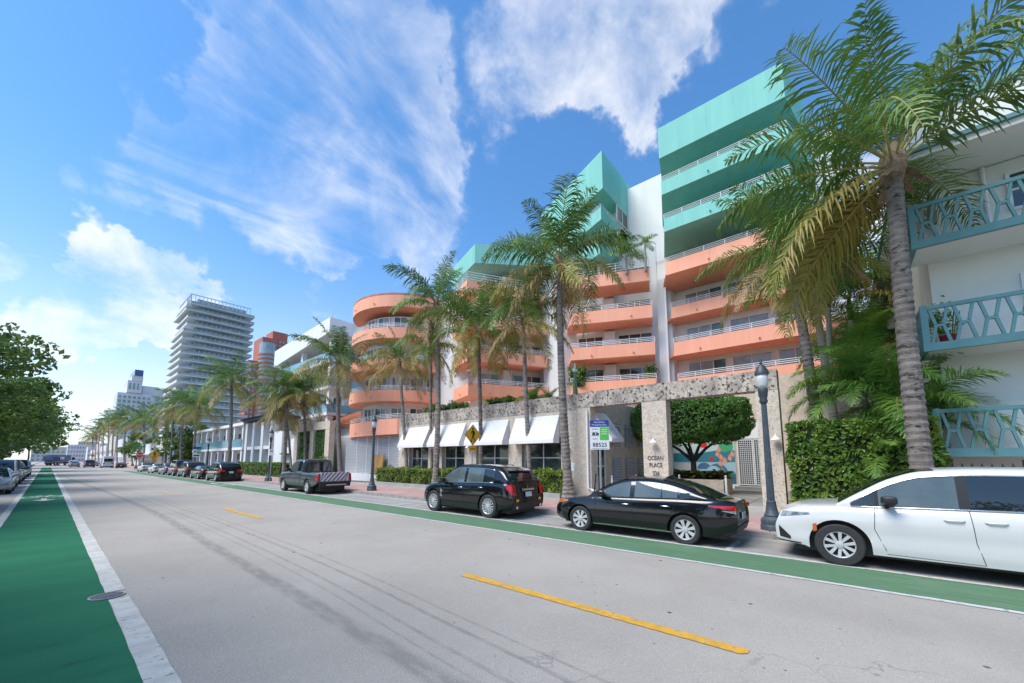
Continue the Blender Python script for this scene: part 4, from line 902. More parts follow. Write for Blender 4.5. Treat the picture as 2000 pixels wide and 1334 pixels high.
hedge('terrace_shrub', 'low leafy shrub on the terrace under the middle coral balcony', (16.5, 17.4, sy(985), sy(940), 4.9, 5.45), 900, .15, 'leaf_hedge', 'shrub', .15)
hedge('balcony_shrub', 'leafy shrub behind the railing beside the closed parasol', (26.3, 27.1, 15.0, 16.3, 7.6, 9.2), 700, .2, 'leaf_hedge', 'shrub', .2)
hedge('balcony_shrub', 'small leafy shrub at the end of a coral balcony', (28.9, 29.5, 10.4, 11.0, 7.6, 9.1), 300, .2, 'leaf_hedge', 'shrub', .2)
for (y0, y1) in GREEN_PANELS:
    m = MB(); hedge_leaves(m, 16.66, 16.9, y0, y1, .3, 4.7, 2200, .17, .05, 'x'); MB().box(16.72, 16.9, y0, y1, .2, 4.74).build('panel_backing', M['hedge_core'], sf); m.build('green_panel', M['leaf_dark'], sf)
m = MB()
for _ in range(220): leaf(m, (rp_.gauss(16.1,.14), rp_.gauss(-2.4,.2), 5.45+abs(rp_.gauss(.3,.28))), rdir(), .12)
for _ in range(8): a = Vector((rp_.uniform(-.1,.1), rp_.uniform(-.2,.3), .3)); m.tube([a+Vector((16.1,-2.5,5.03)), a*1.8+Vector((16.1,-2.5,5.5))], .01, 4)
m.build('foliage', M['leaf_hedge'], pt)
# clipped ball tree in its planter inside the courtyard
bt = thing('clipped_tree', 'round clipped broadleaf tree with dark forked trunk in the courtyard', 'tree', (22.3, 6.1, .9))
m = MB(); base = Vector((22.3,6.1,.85)); fk = base+Vector((0,0,1.05))
m.tube([base, fk], [.16,.13], 9)
for d_ in ((-.3,1.35,1.0),(-.1,.25,1.2),(.1,-1.25,1.05),(.4,.7,1.1),(.3,-.5,1.2)):
    q = fk+Vector(d_); m.tube([fk-Vector((0,0,.1)), fk+Vector(d_)*.5+Vector((0,0,.06)), q], [.1,.075,.05], 7)
m.build('trunk', M['bark_dark'], bt, smooth=True)
cc, rx, ry_, rzz = Vector((22.3,6.3,4.08)), 1.9, 3.05, 1.32
m = MB()
for _ in range(15000):
    d_ = rdir(); sq = lambda v: math.copysign(abs(v)**.72, v); e = Vector((sq(d_.x)*rx, sq(d_.y)*ry_, sq(d_.z)*rzz))
    e *= 1 + .035*math.sin(d_.y*9+d_.z*7) + .03*math.sin(d_.x*11-d_.z*8) - abs(rp_.gauss(0,.045)); p = cc+e
    if p.z < 2.85+.1*math.sin(p.y*3): p.z = 2.85+rp_.uniform(-.16,.25)
    leaf(m, p, d_, .17*rp_.uniform(.7,1.3))
m.build('crown', M['leaf_dark'], bt)
m = MB(); m.lathe([(.1,3.0),(1.2,3.0),(1.5,3.3),(1.6,4.0),(1.45,4.7),(1.0,5.05),(.1,5.1)], 14, c=(0,0,0)); m.v = [(22.3+p[0], 6.25+p[1]*1.62, p[2]) for p in m.v]; m.build('inner_shade_core', M['hedge_core'], bt)  # solid dark core painting the shade inside the crown
pb = thing('stone_planter', 'low square stone planter box holding the clipped tree', 'planter', (22.3, 6.5, .14))
m = MB(); m.box(21.28,21.45,4.5,8.6,.1,.92); m.box(21.45,23.3,4.5,4.67,.1,.92); m.box(23.13,23.3,4.67,8.6,.1,.92); m.build('box', M['stone_side'], pb)
MB().box(21.45,23.13,4.67,8.6,.1,.84).build('soil', M['soil'], pb)
def broadleaf(name, label, ctr, n, ln, mname, spread, h):
    t = thing(name, label, 'plant', ctr); m = MB()
    for _ in range(n):
        p = Vector((rp_.uniform(-spread[0],spread[0]), rp_.uniform(-spread[1],spread[1]), rp_.uniform(.05,h))); a = rp_.uniform(0,6.28); d_ = Vector((math.cos(a), math.sin(a), rp_.uniform(-.1,.9))).normalized()
        l_ = ln*rp_.uniform(.7,1.2); s_ = d_.cross(Vector((0,0,1))).normalized()*l_*.2; b = len(m.v)
        m.v += [tuple(p), tuple(p+d_*l_*.45+s_+Vector((0,0,.03))), tuple(p+d_*l_-Vector((0,0,l_*.25))), tuple(p+d_*l_*.45-s_+Vector((0,0,.03)))]; m.f += [(b,b+1,b+2),(b,b+2,b+3)]
    m.build('leaves', M[mname], t, world=False)
broadleaf('foliage_plant', 'dark green broad-leaved plants at the foot of the clipped tree', (22.2,6.4,.84), 300, .5, 'leaf_dark', (.6,1.5), .4)
broadleaf('maroon_plant', 'dark maroon ground plants along the planter edge', (21.75,6.5,.84), 420, .3, 'leaf_maroon', (.22,1.9), .38)
broadleaf('strap_plant', 'bright green strap-leaved plant at the planter corner', (22.9,5.0,.84), 70, .6, 'leaf_hedge', (.2,.3), .3)
# ------------------------------------------------------------------ palms
def frond_mesh(name, L, elev, droop, nl, ll, seed, w=.045, hang=.55, rr=.03, sweep=0.0):
    r = random.Random(seed); m = MB(); n = 14
    P = []; p = Vector((0,0,0)); e = R(elev)
    for i in range(n+1):
        P.append(p.copy()); t = i/n; a = e - R(droop)*(t**1.35); p = p + Vector((math.cos(a), sweep*t, math.sin(a)))*(L/n)
    m.tube(P, [rr*(1-.85*i/n) for i in range(n+1)], 5); nr = len(m.f)
    def at(t):
        f = t*n; i = min(n-1, int(f)); return P[i].lerp(P[i+1], f-i), (P[i+1]-P[i]).normalized()
    for s in (-1, 1):
        for k in range(nl):
            if r.random() < .08: continue
            t = .13 + .87*(k+r.uniform(-.7,.7))/nl; t = min(.995, max(.1, t)); q, tg = at(t)
            l_ = ll*(math.sin(math.pi*min(1, .18+t*.80))**.7)*r.uniform(.7,1.15)
            side = Vector((0,s,0)); up = tg.cross(side)*s; up = -up if up.z < 0 else up
            d0 = (side*.85 + tg*(.45+.35*t) + up*r.uniform(-.1,.55) + tg*r.uniform(-.16,.16)).normalized()
            g = hang*r.uniform(.35,1.7)
            d1 = (d0 - Vector((0,0,1))*g).normalized(); d2 = (d1 - Vector((0,0,1))*g*1.1).normalized()
            a = q; b_ = a+d0*l_*.34; c_ = b_+d1*l_*.36; e_ = c_+d2*l_*.30
            wv = tg*w*.5; b0 = len(m.v)
            m.v += [tuple(a-wv*.5), tuple(a+wv*.5), tuple(b_-wv), tuple(b_+wv), tuple(c_-wv*.8), tuple(c_+wv*.8), tuple(e_)]
            m.f += [(b0,b0+1,b0+3,b0+2), (b0+2,b0+3,b0+5,b0+4), (b0+4,b0+5,b0+6)]
    me = m.mesh(name, M['frond_green']); me.materials.append(M['rachis'])
    for i in range(nr): me.polygons[i].material_index = 1
    return me
FR = {}
for k, (el, dr) in enumerate(((72,48),(55,72),(38,92),(22,100),(4,92),(-16,68),(-38,46))):
    for v in (0, 1, 2): FR[(k,v)] = frond_mesh('frond', 4.0, el+(0,6,-6)[v], dr*(1,.8,1.15)[v], 56, 1.1, 100+k*7+v, w=.055, hang=.5+.10*k, sweep=(-.2,.16,.03)[v])
FL = [frond_mesh('frond', 3.0, el, dr, 72, .95, 300+el, w=.05, hang=.35, rr=.026, sweep=.06) for el, dr in ((80,70),(60,95),(40,105),(18,95),(0,70))]
def palm(label, base, crown, r0, r1, scale, n=26, seed=1, bend=.25, group=None, age=.35, name='coconut_palm', near=True, wind=None, keep=None):
    r = random.Random(seed); base, crown = Vector(base), Vector(crown)
    t = thing(name, label, 'palm tree', base, group=group)
    ax = crown-base; side = Vector((r.uniform(-1,1), r.uniform(-1,1), 0))*bend; m = MB(); P, RR = [], []
    N_ = max(14, int(ax.z/(.09 if near else .35)))
    for i in range(N_+1):
        q = i/N_; p = ax*q + side*math.sin(math.pi*q)*1.0 + Vector((0,0,0)); P.append(p)
        fl_ = 1+.75*max(0, 1-q*9)**2; RR.append((r0+(r1-r0)*q)*fl_*(1+(.05 if i % 2 else -.05)+r.uniform(-.02,.02)))
    m.tube(P, RR, 12 if near else 8); m.build('trunk', M['bark_palm'], t, world=False, smooth=not near)
    top = P[-1]; h = MB(); h.lathe([(r1*.95,-.35*scale),(r1*1.5,-.1*scale),(r1*1.9,.12*scale),(r1*1.5,.4*scale),(r1*.6,.75*scale)], 9, c=tuple(top), flute=.18)
    for k in range(7):
        a = r.uniform(0,6.28); d = Vector((math.cos(a),math.sin(a),-.8)); p = top+Vector((math.cos(a),math.sin(a),0))*r1*1.4; s_ = d.cross(Vector((0,0,1))).normalized()*.1*scale
        h.add([p-s_, p+s_, p+d*.4*scale+s_*.6, p+d*.55*scale-s_*.3], [(0,1,2,3)])
    h.build('crown_heart', M['fibre'], t, world=False)
    for k in range(n):
        q = k/(n-1); cls = min(5 if keep else 6, int(q*(6 if keep else 7))); az = k*2.399+r.uniform(-.35,.35)
        o = bpy.data.objects.new('frond', FR[(cls, r.randint(0,2))]); col.objects.link(o); o.parent = t
        if wind is not None:
            dv = Vector((math.cos(az), math.sin(az))) + Vector((math.cos(wind), math.sin(wind)))*.45*(1-q*.5); az = math.atan2(dv.y, dv.x)
        if keep and cls >= 4 and (az-keep[0]) % 6.2832 < keep[1]: az = keep[0] + keep[1] + r.uniform(0, 6.2832-keep[1])
        o.location = top + Vector((math.cos(az),math.sin(az),0))*r1*.8 + Vector((0,0,.45*scale*(1-q)))
        s_ = scale*r.uniform(.82,1.12)*(1-.12*(cls == 0)); o.scale = (s_, s_, s_)
        o.rotation_euler = (r.uniform(-.3,.3), r.uniform(-.14,.14), az)
        mm = M['frond_green'] if q < 1-age*.72 else (M['frond_yellow'] if (q < 1-age*.3 or r.random() < .35) else M['frond_brown'])
        o.material_slots[0].link = 'OBJECT'; o.material_slots[0].material = mm
    return t
def PB(px, X, z=.15): return (X, YX(px, X), z)
def PC(px, py, X): p = onX(px, py, X); return (p.x, p.y, p.z)
PL = [('tall coconut palm with thick ringed trunk beside the clipped hedge and white minivan', PB(1800,13.5), PC(1745,335,13.5), .225, .165, 1.12, 33, 5, .12, .3),
      ('leaning coconut palm with yellowing crown behind the gateway pier', PB(1618,17.5), PC(1546,495,17.3), .2, .13, .86, 24, 12, .10, .42),
      ('tallest coconut palm with stout trunk at the end of the planter', PB(1110,15.5), PC(1092,520,15.6), .21, .13, 1.05, 30, 21, .15, .4),
      ('slim coconut palm before the last awning nearest the gateway', PB(1036,15.8), PC(1022,628,15.8), .13, .10, .82, 26, 33, .15, .4),
      ('slim dark-trunked coconut palm behind the yellow pedestrian sign', PB(940,15.8), PC(934,655,15.8), .13, .10, .9, 26, 41, .2, .45),
      ('tall coconut palm with swollen base in the middle of the planter', PB(851,15.45), PC(852,600,15.6), .19, .12, .95, 28, 52, .12, .4),
      ('small leaning coconut palm with golden crown near the garage gates', PB(798,15.9), PC(780,715,15.9), .13, .095, .78, 24, 63, .2, .75),
      ('thin coconut palm half hidden behind the tall planter palm', PB(846,16.05), PC(842,680,16.0), .11, .09, .7, 22, 71, .15, .55),
      ('coconut palm with sagging brown fronds behind the grey pickup', PB(668,15.0), PC(661,712,15.0), .2, .14, 1.0, 28, 82, .15, .55),
      ('coconut palm with a leaning twin beside the stone frame', PB(556,14.5), PC(560,770,14.5), .19, .13, 1.0, 28, 94, .15, .5),
      ('slender coconut palm leaning behind its thicker twin', PB(572,14.8), PC(556,800,14.9), .12, .10, .8, 20, 95, .2, .5),
      ('coconut palm with gold-green crown before the leafy stone frame', PB(596,15.9), PC(592,775,15.9), .16, .12, .95, 26, 103, .15, .6),
      ('dark tall coconut palm in front of the white pergola house', PB(447,14.3), PC(452,748,14.3), .23, .15, 1.1, 28, 115, .15, .3)]
for i, (lab, b_, c_, r0, r1, s_, n_, sd, bd, ag) in enumerate(PL): palm(lab, b_, c_, r0, r1, s_, n_, sd, bd, 'coconut palms along the pavement', ag, near=i < 8, keep=(R(140), R(205)) if i == 0 else None)
FP = [('coconut palm standing before the cafe with the blue glass balcony', 388, 800, 14.3), ('coconut palm with rusty fronds near the cafe corner', 362, 793, 14.3), ('green coconut palm near the street corner before the cafe', 338, 800, 14.5)]
for i, (lab, px, py, X) in enumerate(FP): palm(lab, PB(px-6,X), PC(px,py,X), .2, .14, 1.15, 24, 200+i, .3, 'coconut palms along the pavement', .5, near=False)
for i, (px, py, X) in enumerate(((325,838,14.5),(302,812,17),(280,822,14.5),(262,835,16.5),(247,818,13.8),(232,832,15),(222,822,14.5),(212,826,13.5),(204,838,15),(196,842,13),(188,850,14),(181,856,13))):
    palm('far coconut palm in the windy row beyond the stop sign', PB(px-2,X), PC(px,py,X), .25, .17, 1.35, 18, 300+i, .4, 'far palms lining the street', .4, near=False, wind=R(200))
def royal(label, base, top, r0, n, scale, seed, shaft=1.2):
    r = random.Random(seed); base, top = Vector(base), Vector(top); t = thing('royal_palm', label, 'palm tree', base, group='slim palms behind the hedge')
    ax = top-base; N_ = 40; m = MB(); m.tube([ax*(i/N_) for i in range(N_+1)], [r0*(1.05-.3*i/N_)*(1.03 if i % 2 else .98) for i in range(N_+1)], 9); m.build('trunk', M['bark_smooth'], t, world=False, smooth=True)
    MB().tube([ax, ax+Vector((0,0,shaft*.5)), ax+Vector((0,0,shaft))], [r0*.85, r0*.9, r0*.4], 9).build('crownshaft', M['leaf_hedge'], t, world=False, smooth=True)
    for k in range(n):
        q = k/n; o = bpy.data.objects.new('frond', FL[min(4, int(q*5))]); col.objects.link(o); o.parent = t; o.location = ax+Vector((0,0,shaft*.9)); o.scale = (scale,)*3
        o.rotation_euler = (r.uniform(-.3,.3), r.uniform(-.1,.1), k*2.399+r.uniform(-.3,.3)); o.material_slots[0].link = 'OBJECT'; o.material_slots[0].material = M['frond_lush'] if q < .85 else M['frond_yellow']
    return t
royal('slim grey palm leaning beside the coral balcony ends', PB(1648,20), PC(1588,565,20), .16, 13, 1.0, 5)
royal('slim pale palm standing between the two buildings', PB(1662,25), PC(1662,625,25), .15, 14, 1.15, 6)
royal('upright slim palm next to the leaning grey one', PB(1622,24), PC(1618,600,24), .14, 12, 1.0, 8)
royal('short feathery palm low between the two buildings', PB(1680,27), PC(1690,720,27), .15, 14, 1.1, 9)
royal('dark feathery palm by the side wall of the pale building', PB(1728,25), PC(1712,730,25), .14, 13, 1.0, 10)
def arching(label, base, top, n, scale, seed, lean=0):
    r = random.Random(seed); base, top = Vector(base), Vector(top); t = thing('christmas_palm', label, 'palm tree', base, group='short lush palms behind the hedge')
    ax = top-base; m = MB(); m.tube([ax*(i/12) for i in range(13)], [.10-.03*i/12 for i in range(13)], 8); m.build('trunk', M['bark_smooth'], t, world=False, smooth=True)
    for k in range(n):
        q = k/n; o = bpy.data.objects.new('frond', FL[min(4, int(q*5))]); col.objects.link(o); o.parent = t; o.location = ax; s_ = scale*r.uniform(.85,1.1); o.scale = (s_,)*3
        o.rotation_euler = (r.uniform(-.3,.3), r.uniform(-.1,.1), k*2.399+r.uniform(-.3,.3)); o.material_slots[0].link = 'OBJECT'; o.material_slots[0].material = M['frond_lush']
arching('short lush palm arching over the clipped hedge', PB(1690,17.0), PC(1688,765,17.0), 24, .84, 3)
arching('lush low palm arching in front of the lowest teal balcony', PB(1768,16.5), PC(1772,815,16.5), 22, .86, 4)
arching('bright low palm sprouting between hedge and thick trunk', PB(1735,15.2), PC(1735,900,15.1), 12, .5, 6)
arching('small potted-looking palm on the roof terrace by the teal wall', (27.4,11.6,16.0), (27.4,11.6,17.6), 12, .62, 7)
arching('second small palm on the roof terrace by the white core', (27.9,10.3,16.0), (27.9,10.3,18.2), 8, .4, 8)
arching('yellow-green feathery palm clump on the terrace behind the stone coping', (17.2, sy(1020), 4.9), (17.2, sy(1020), 5.0), 16, .42, 9)
arching('feathery palm clump on the terrace near the umbrella', (17.0, sy(1058), 4.9), (17.0, sy(1058), 5.0), 12, .32, 10)
cu_ = thing('closed_parasol', 'closed pale green and white parasol on the terrace', 'umbrella', (17.6, YX(1126,17.6), 4.9))
MB().tube([(0,0,0),(0,0,2.1)], .025, 6).build('pole', M['white_paint'], cu_, world=False)
MB().lathe([(.02,2.1),(.08,1.8),(.15,1.65),(.06,1.6)], 10, flute=.25).build('canopy_top', M['awning'], cu_, world=False); MB().lathe([(.07,1.62),(.11,1.0),(.15,.35),(.03,.4)], 10, flute=.25).build('canopy', M['canvas_green'], cu_, world=False)
# ------------------------------------------------------------------ leafy trees on the park side
def tree(label, base, h, rx, ry, rz_, n, ls, seed, group):
    r = random.Random(seed); base = Vector(base); t = thing('shade_tree', label, 'tree', base, group=group)
    m = MB(); fk = Vector((0,0,h*.3)); m.tube([(0,0,0),(.1,.05,h*.15),tuple(fk)], [.26,.2,.17], 9); cl = []
    for k in range(9):
        a = k*2.4+r.uniform(-.3,.3); q = Vector((math.cos(a)*rx*.65, math.sin(a)*ry*.65, h*.3+rz_*r.uniform(.5,1.3))); m.tube([fk, (fk+q)*.5+Vector((0,0,.3)), q], [.13,.09,.04], 6)
    m.build('trunk', M['bark_dark'], t, world=False, smooth=True)
    m = MB()
    for k in range(64):
        d = rdir(r); rad = r.uniform(.45,1.0)**.6; c = Vector((d.x*rx*rad, d.y*ry*rad, h-rz_+d.z*rz_*rad)); cr_ = r.uniform(.45,1.0)*rx*.27
        for _ in range(n//64):
            e = rdir(r); f = r.uniform(.35,1.0)**.5; p = c+Vector((e.x*1.25, e.y*1.25, e.z*.72))*cr_*f; leaf(m, p, (e+Vector((0,0,.5))).normalized(), ls*r.uniform(.7,1.35), w=.62)
    m.build('crown', M['leaf_tree'], t, world=False)
TG = 'leafy trees along the park side'
tree('broad leafy shade tree with a branch reaching over the parked cars', (-5.4, 27, .1), 9.4, 4.4, 5.2, 3.9, 14000, .25, 1, TG)
tree('leafy shade tree behind the white car on the park side', (-6.2, 19.5, .1), 6.0, 3.5, 3.8, 2.6, 8000, .24, 2, TG)
tree('leafy shade tree hanging over the park side bike lane', (-5.2, 39, .1), 9.0, 4.8, 5.5, 3.8, 12000, .30, 3, TG)
tree('shade tree in the middle of the park side row', (-4.8, 54, .1), 9.5, 5.0, 6.0, 3.5, 9000, .36, 4, TG)
tree('shade tree near the side street on the park side', (-4.6, 74, .1), 10.8, 5.6, 7.0, 3.7, 8000, .44, 5, TG)
tree('distant shade tree before the blue refuse truck', (-5.0, 102, .1), 12, 6.2, 8.0, 3.9, 7000, .55, 6, TG)
tree('distant shade tree behind the blue refuse truck', (-6.5, 140, .1), 13.5, 7.5, 9, 4.3, 5000, .7, 7, TG)
tree('farthest shade tree closing the park side row', (-4.0, 195, .1), 16, 9, 12, 6, 4000, .9, 8, TG)
tree('bright green tree at the cafe street corner', (17.5, 96, .1), 9.0, 4.5, 4.0, 4.0, 5000, .5, 9, 'trees beyond the cafe')
tree('dark green tree between the corner building and the palms', (19.0, 155, .1), 9.5, 6, 9, 4.2, 4000, .7, 10, 'trees beyond the cafe')
for k, (x, y, s_) in enumerate(((-4.4,45.5,.8),(-4.4,58,.8))):
    hedge('verge_shrub', 'low yellow-green shrub on the park side kerb near the dark parked cars' if k == 0 else 'second low shrub farther along the park side kerb', (x-.3, x+1.1, y, y+2.4, .1, 1.0), 700, .2, 'leaf_yellow', 'shrub', .15)

for k, (x, y, z_) in enumerate(((-6.5, 7, 3.0), (-7.0, -6, 1.1), (-6.4, -18, 2.2))):  # trees out of view, added so the car sides reflect something darker
    src = [o for o in col.objects if o.name.startswith('shade_tree') and o.parent is None][k % 3]; o = copy_tree(src); o.location = (x, y, .1); o.rotation_euler = (0,0,z_)
    tag(o, ['unseen park side shade tree opposite the black sedan', 'unseen park side shade tree opposite the white minivan', 'unseen park side shade tree opposite the honeycomb balconies'][k])
# ------------------------------------------------------------------ street furniture
def lamp_post():
    t = thing('street_lamp', '', 'street lamp')
    MB().lathe([(.27,0),(.27,.10),(.25,.14),(.26,.20),(.24,.27),(.17,.33),(.175,.37),(.145,.42),(.12,.55),(.105,.68),(.11,.70),(.09,.72)], 20).build('base', M['lamp_paint'], t, world=False, smooth=30)
    MB().lathe([(.088,.70),(.080,1.5),(.070,2.4),(.062,3.25)], 24, flute=.14).build('shaft', M['lamp_paint'], t, world=False)
    MB().lathe([(.085,3.22),(.10,3.27),(.08,3.33),(.10,3.40),(.11,3.50),(.12,3.58),(.10,3.62)], 16).build('collar', M['metal_dark'], t, world=False, smooth=35)
    MB().lathe([(.10,3.60),(.13,3.70),(.145,3.85),(.135,3.98)], 16).build('lantern', M['lantern_glass'], t, world=False, smooth=True)
    cp = MB().lathe([(.165,3.97),(.165,4.02),(.13,4.12),(.08,4.20),(.05,4.24)], 16).build('cap', M['metal_dark'], t, world=False, smooth=35)
    MB().lathe([(.03,4.23),(.04,4.28),(.02,4.33),(.028,4.37),(.004,4.46)], 10).build('finial', M['metal_dark'], cp, world=False, smooth=True)
    return t
lp0 = lamp_post()
LL = [((11.92,1.46),'fluted dark blue-grey lamp post in front of the white minivan'), ((12.1,20.7),'fluted dark lamp post beside the reed mat and garage gates'),
      ((11.9,36.4),'fluted dark lamp post with a small parking sign beside it'), ((11.9,56.1),'slim dark lamp post before the white pergola house'), ((11.9,77),'distant dark lamp post before the blue glass balcony'), ((11.9,112),'distant dark lamp post beside the stop sign')]
for i, ((x, y), lab) in enumerate(LL):
    o = lp0 if i == 0 else copy_tree(lp0); o.location = (x, y, .15); tag(o, lab, 'street lamp', 'street lamps along the kerb')
def pole(t, h, r=.03): MB().tube([(0,0,0),(0,0,h)], r, 8).build('pole', M['steel'], t, world=False)
SFACE = R(-90)
def face_cam(x, y): return math.atan2(x, -y)         # turn a sign towards traffic
def sgn(o): return o
# signs are built facing -Y locally, then the whole thing is turned about Z
def board(t, name, pts, mname, y=-.04, d=.012): return MB().extr([(p[0], y, p[1]) for p in pts], (0, d, 0)).build(name, M[mname], t, world=False)
def rect(cx, cz, w_, h_): return [(cx-w_/2,cz-h_/2),(cx+w_/2,cz-h_/2),(cx+w_/2,cz+h_/2),(cx-w_/2,cz+h_/2)]
def stext(t, s_, size, mname, x, z, y=-.045): return text(s_, size, mname, t, org(t)+Vector((x, y, z)), (R(90),0,0), depth=.002)
def walker(t, cx, cz, s_, y=-.043):
    m = MB()
    def poly(pts): m.extr([(cx+p[0]*s_, y-.004, cz+p[1]*s_) for p in pts], (0,.006,0))
    poly([(.07*math.cos(k*.5236)-.02, .40+.07*math.sin(k*.5236)) for k in range(12)])
    poly([(-.07,.30),(.08,.30),(.10,.02),(.06,-.06),(-.06,-.04),(-.05,.12)])
    poly([(.06,-.06),(.0,-.06),(.06,-.24),(.14,-.44),(.21,-.44),(.13,-.22)]); poly([(.02,-.04),(-.06,-.04),(-.12,-.24),(-.19,-.44),(-.12,-.44),(-.05,-.22)])
    poly([(-.06,.30),(-.10,.27),(-.19,.13),(-.17,.06),(-.13,.07),(-.14,.13),(-.06,.22)]); poly([(.07,.29),(.12,.25),(.17,.10),(.13,.02),(.10,.04),(.12,.11),(.07,.2)])
    m.build('pedestrian_symbol', M['ink'], t, world=False)
def ped_sign(lab, loc, rz_, s_, top, ahead=True):
    t = thing('pedestrian_sign', lab, 'sign', loc); pole(t, top-.05)
    d = .66*s_; f = [(0,top-2*d),(d,top-d),(0,top),(-d,top-d)]; board(t, 'sign_border', f, 'ink', -.045, .010)
    k = .955; c_ = top-d; board(t, 'sign_plate', [(p[0]*k, c_+(p[1]-c_)*k) for p in f], 'sign_yellow', -.049, .006)
    walker(t, 0, c_-.02, 1.0*s_, -.05)
    if ahead:
        z_ = top-2*d-.17*s_-.02; board(t, 'sign_plate', rect(0, z_, .62*s_, .30*s_), 'sign_yellow', -.045, .01); stext(t, 'AHEAD', .15*s_, 'ink', 0, z_, -.047)
    t.rotation_euler = (0,0,rz_); return t
ps = ped_sign('yellow diamond pedestrian sign with an orange AHEAD plate below', (12.2, YX(922,12.2), .15), R(-4), .72, onX(922,829,12.2).z-.15)
def pay_sign(lab, px, X, ptop, size, rz_, full=True):
    yy = YX(px, X); top = onX(px, ptop, X).z-.15; t = thing('parking_sign', lab, 'sign', (X, yy, .15)); pole(t, top-.02)
    w_, h_ = .62*size, .98*size; z0 = top-h_
    board(t, 'sign_plate', rect(0, top-h_/2, w_, h_), 'sign_white', -.045, .008); board(t, 'sign_header', rect(0, top-.11*size, w_, .22*size), 'sign_blue', -.05, .004)
    board(t, 'sign_panel', rect(.155*size, top-.45*size, .29*size, .42*size), 'sign_lime', -.05, .004)
    for k in range(4): board(t, 'sign_print', rect(-.15*size, top-.29*size-k*.11*size, (.22, .2, .24, .16)[k]*size, .025*size), 'ink_grey', -.05, .004)
    board(t, 'sign_print', rect(-.19*size, top-.46*size, .09*size, .07*size), 'ink', -.0505, .004); board(t, 'sign_print', rect(-.07*size, top-.46*size, .09*size, .06*size), 'ink', -.0505, .004)
    for k in range(3): board(t, 'sign_print', rect(.155*size, top-.32*size-k*.07*size, .2*size, .018*size), 'sign_white', -.053, .003)
    if full:
        stext(t, 'Fast & Easy', .078*size, 'sign_white', 0, top-.065*size, -.053); stext(t, 'Parking Payments', .070*size, 'sign_white', 0, top-.155*size, -.053)
        stext(t, '88525', .19*size, 'ink', 0, z0+.155*size, -.05)
        board(t, 'sign_print', rect(0, z0+.035*size, .5*size, .012*size), 'ink_grey', -.05, .003)
    else: board(t, 'sign_print', rect(0, z0+.15*size, .45*size, .12*size), 'ink', -.05, .004)
    t.rotation_euler = (0,0,rz_); return t
pay_sign('blue and white parking payment sign numbered 88525 on a steel pole', 1172, 12.1, 821, 1.02, R(-58))
pay_sign('distant blue and white parking payment sign before the cafe', 383, 12.0, 873, 1.3, R(-20), False)
t = thing('no_parking_sign', 'small white parking notice on a thin pole next to a lamp post', 'sign', (11.75, 35.6, .15)); pole(t, 2.6, .025); board(t, 'sign_plate', rect(0, 2.35, .32, .5), 'sign_white'); board(t, 'sign_print', rect(0, 2.45, .2, .1), 'sign_red', -.045, .004); t.rotation_euler = (0,0,R(-30))
stp = thing('stop_sign', 'red octagonal stop sign with green street name plates at the corner', 'sign', (12.0, YX(272,12.0), .15)); pole(stp, 4.6, .05)
o8 = lambda r_: [(r_*math.cos(R(22.5+45*k)), 2.75+r_*math.sin(R(22.5+45*k))) for k in range(8)]
board(stp, 'sign_border', o8(.62), 'sign_white', -.055, .01); board(stp, 'sign_plate', o8(.57), 'sign_red', -.06, .006); stext(stp, 'STOP', .42, 'sign_white', 0, 2.75, -.066)
board(stp, 'street_name', rect(0, 4.45, 1.5, .3), 'sign_green'); stp.rotation_euler = (0,0,R(-10))
MB().box(-.02,.02,-.7,.7,4.05,4.33).build('street_name', M['sign_green'], stp, world=False)
ped_sign('distant yellow pedestrian crossing sign near the stop sign', (12.4, YX(301,12.4), .15), R(-6), 1.25, onX(301,879,12.4).z-.15)
t = ped_sign('tiny far yellow crossing sign above the red tail lights', (10.6, YX(180,10.6), 0), R(-5), 1.1, 4.2, False)
bx0 = thing('utility_cabinet', 'small dark green utility cabinet at the street corner', 'cabinet', (12.6, 104.5, .15)); MB().box(-.4,.4,-.3,.3,0,1.3).build('body', M['metal_dark'], bx0, world=False); MB().box(-.44,.44,-.34,.34,1.3,1.36).build('lid', M['metal_dark'], bx0, world=False)
# white bollards with rope in the courtyard
bol = None; BP = [(21.05,4.34),(20.6,6.35),(19.9,8.3),(17.6,8.55)]
for i, (x, y) in enumerate(BP):
    if bol is None:
        bol = thing('rope_bollard', '', 'bollard'); MB().lathe([(.05,0),(.05,.86),(.035,.88),(.05,.92),(.055,.96),(.03,1.0),(.004,1.01)], 12).build('post', M['white_paint'], bol, world=False, smooth=40); o = bol
    else: o = copy_tree(bol)
    o.location = (x, y, .15); tag(o, 'white post with a round cap holding a rope in the courtyard', 'bollard', 'white rope posts in the courtyard')
for (a, b) in zip(BP, BP[1:]):
    P = [(a[0]+(b[0]-a[0])*k/10, a[1]+(b[1]-a[1])*k/10, .98-.35*(1-(2*k/10-1)**2)) for k in range(11)]
    tag(MB().tube(P, .016, 6).build('barrier_rope', M['rope']), 'sagging white rope between two courtyard posts', 'rope', 'ropes between the white posts')
# kick scooter by the shop corner
ks = thing('electric_scooter', 'black electric scooter standing at the shop corner behind the sedan', 'scooter', (15.9, 8.15, .15))
MB().box(-.08,.08,-.4,.25,.12,.17).build('deck', M['trim_black'], ks, world=False)
MB().tube([(0,.42,.12),(0,.36,.6),(0,.30,1.12)], .028, 8).build('stem', M['trim_black'], ks, world=False)
MB().tube([(-.26,.28,1.10),(-.1,.30,1.14),(.1,.30,1.14),(.26,.28,1.10)], .018, 7).build('handlebar', M['trim_black'], ks, world=False)
for y in (.44, -.48): MB().lathe([(.06,-.025),(.11,-.025),(.12,0),(.11,.025),(.06,.025)], 16, c=(0,y,.12), axis='x').build('wheel', M['rubber'], ks, world=False)
ks.rotation_euler = (0,0,R(35))
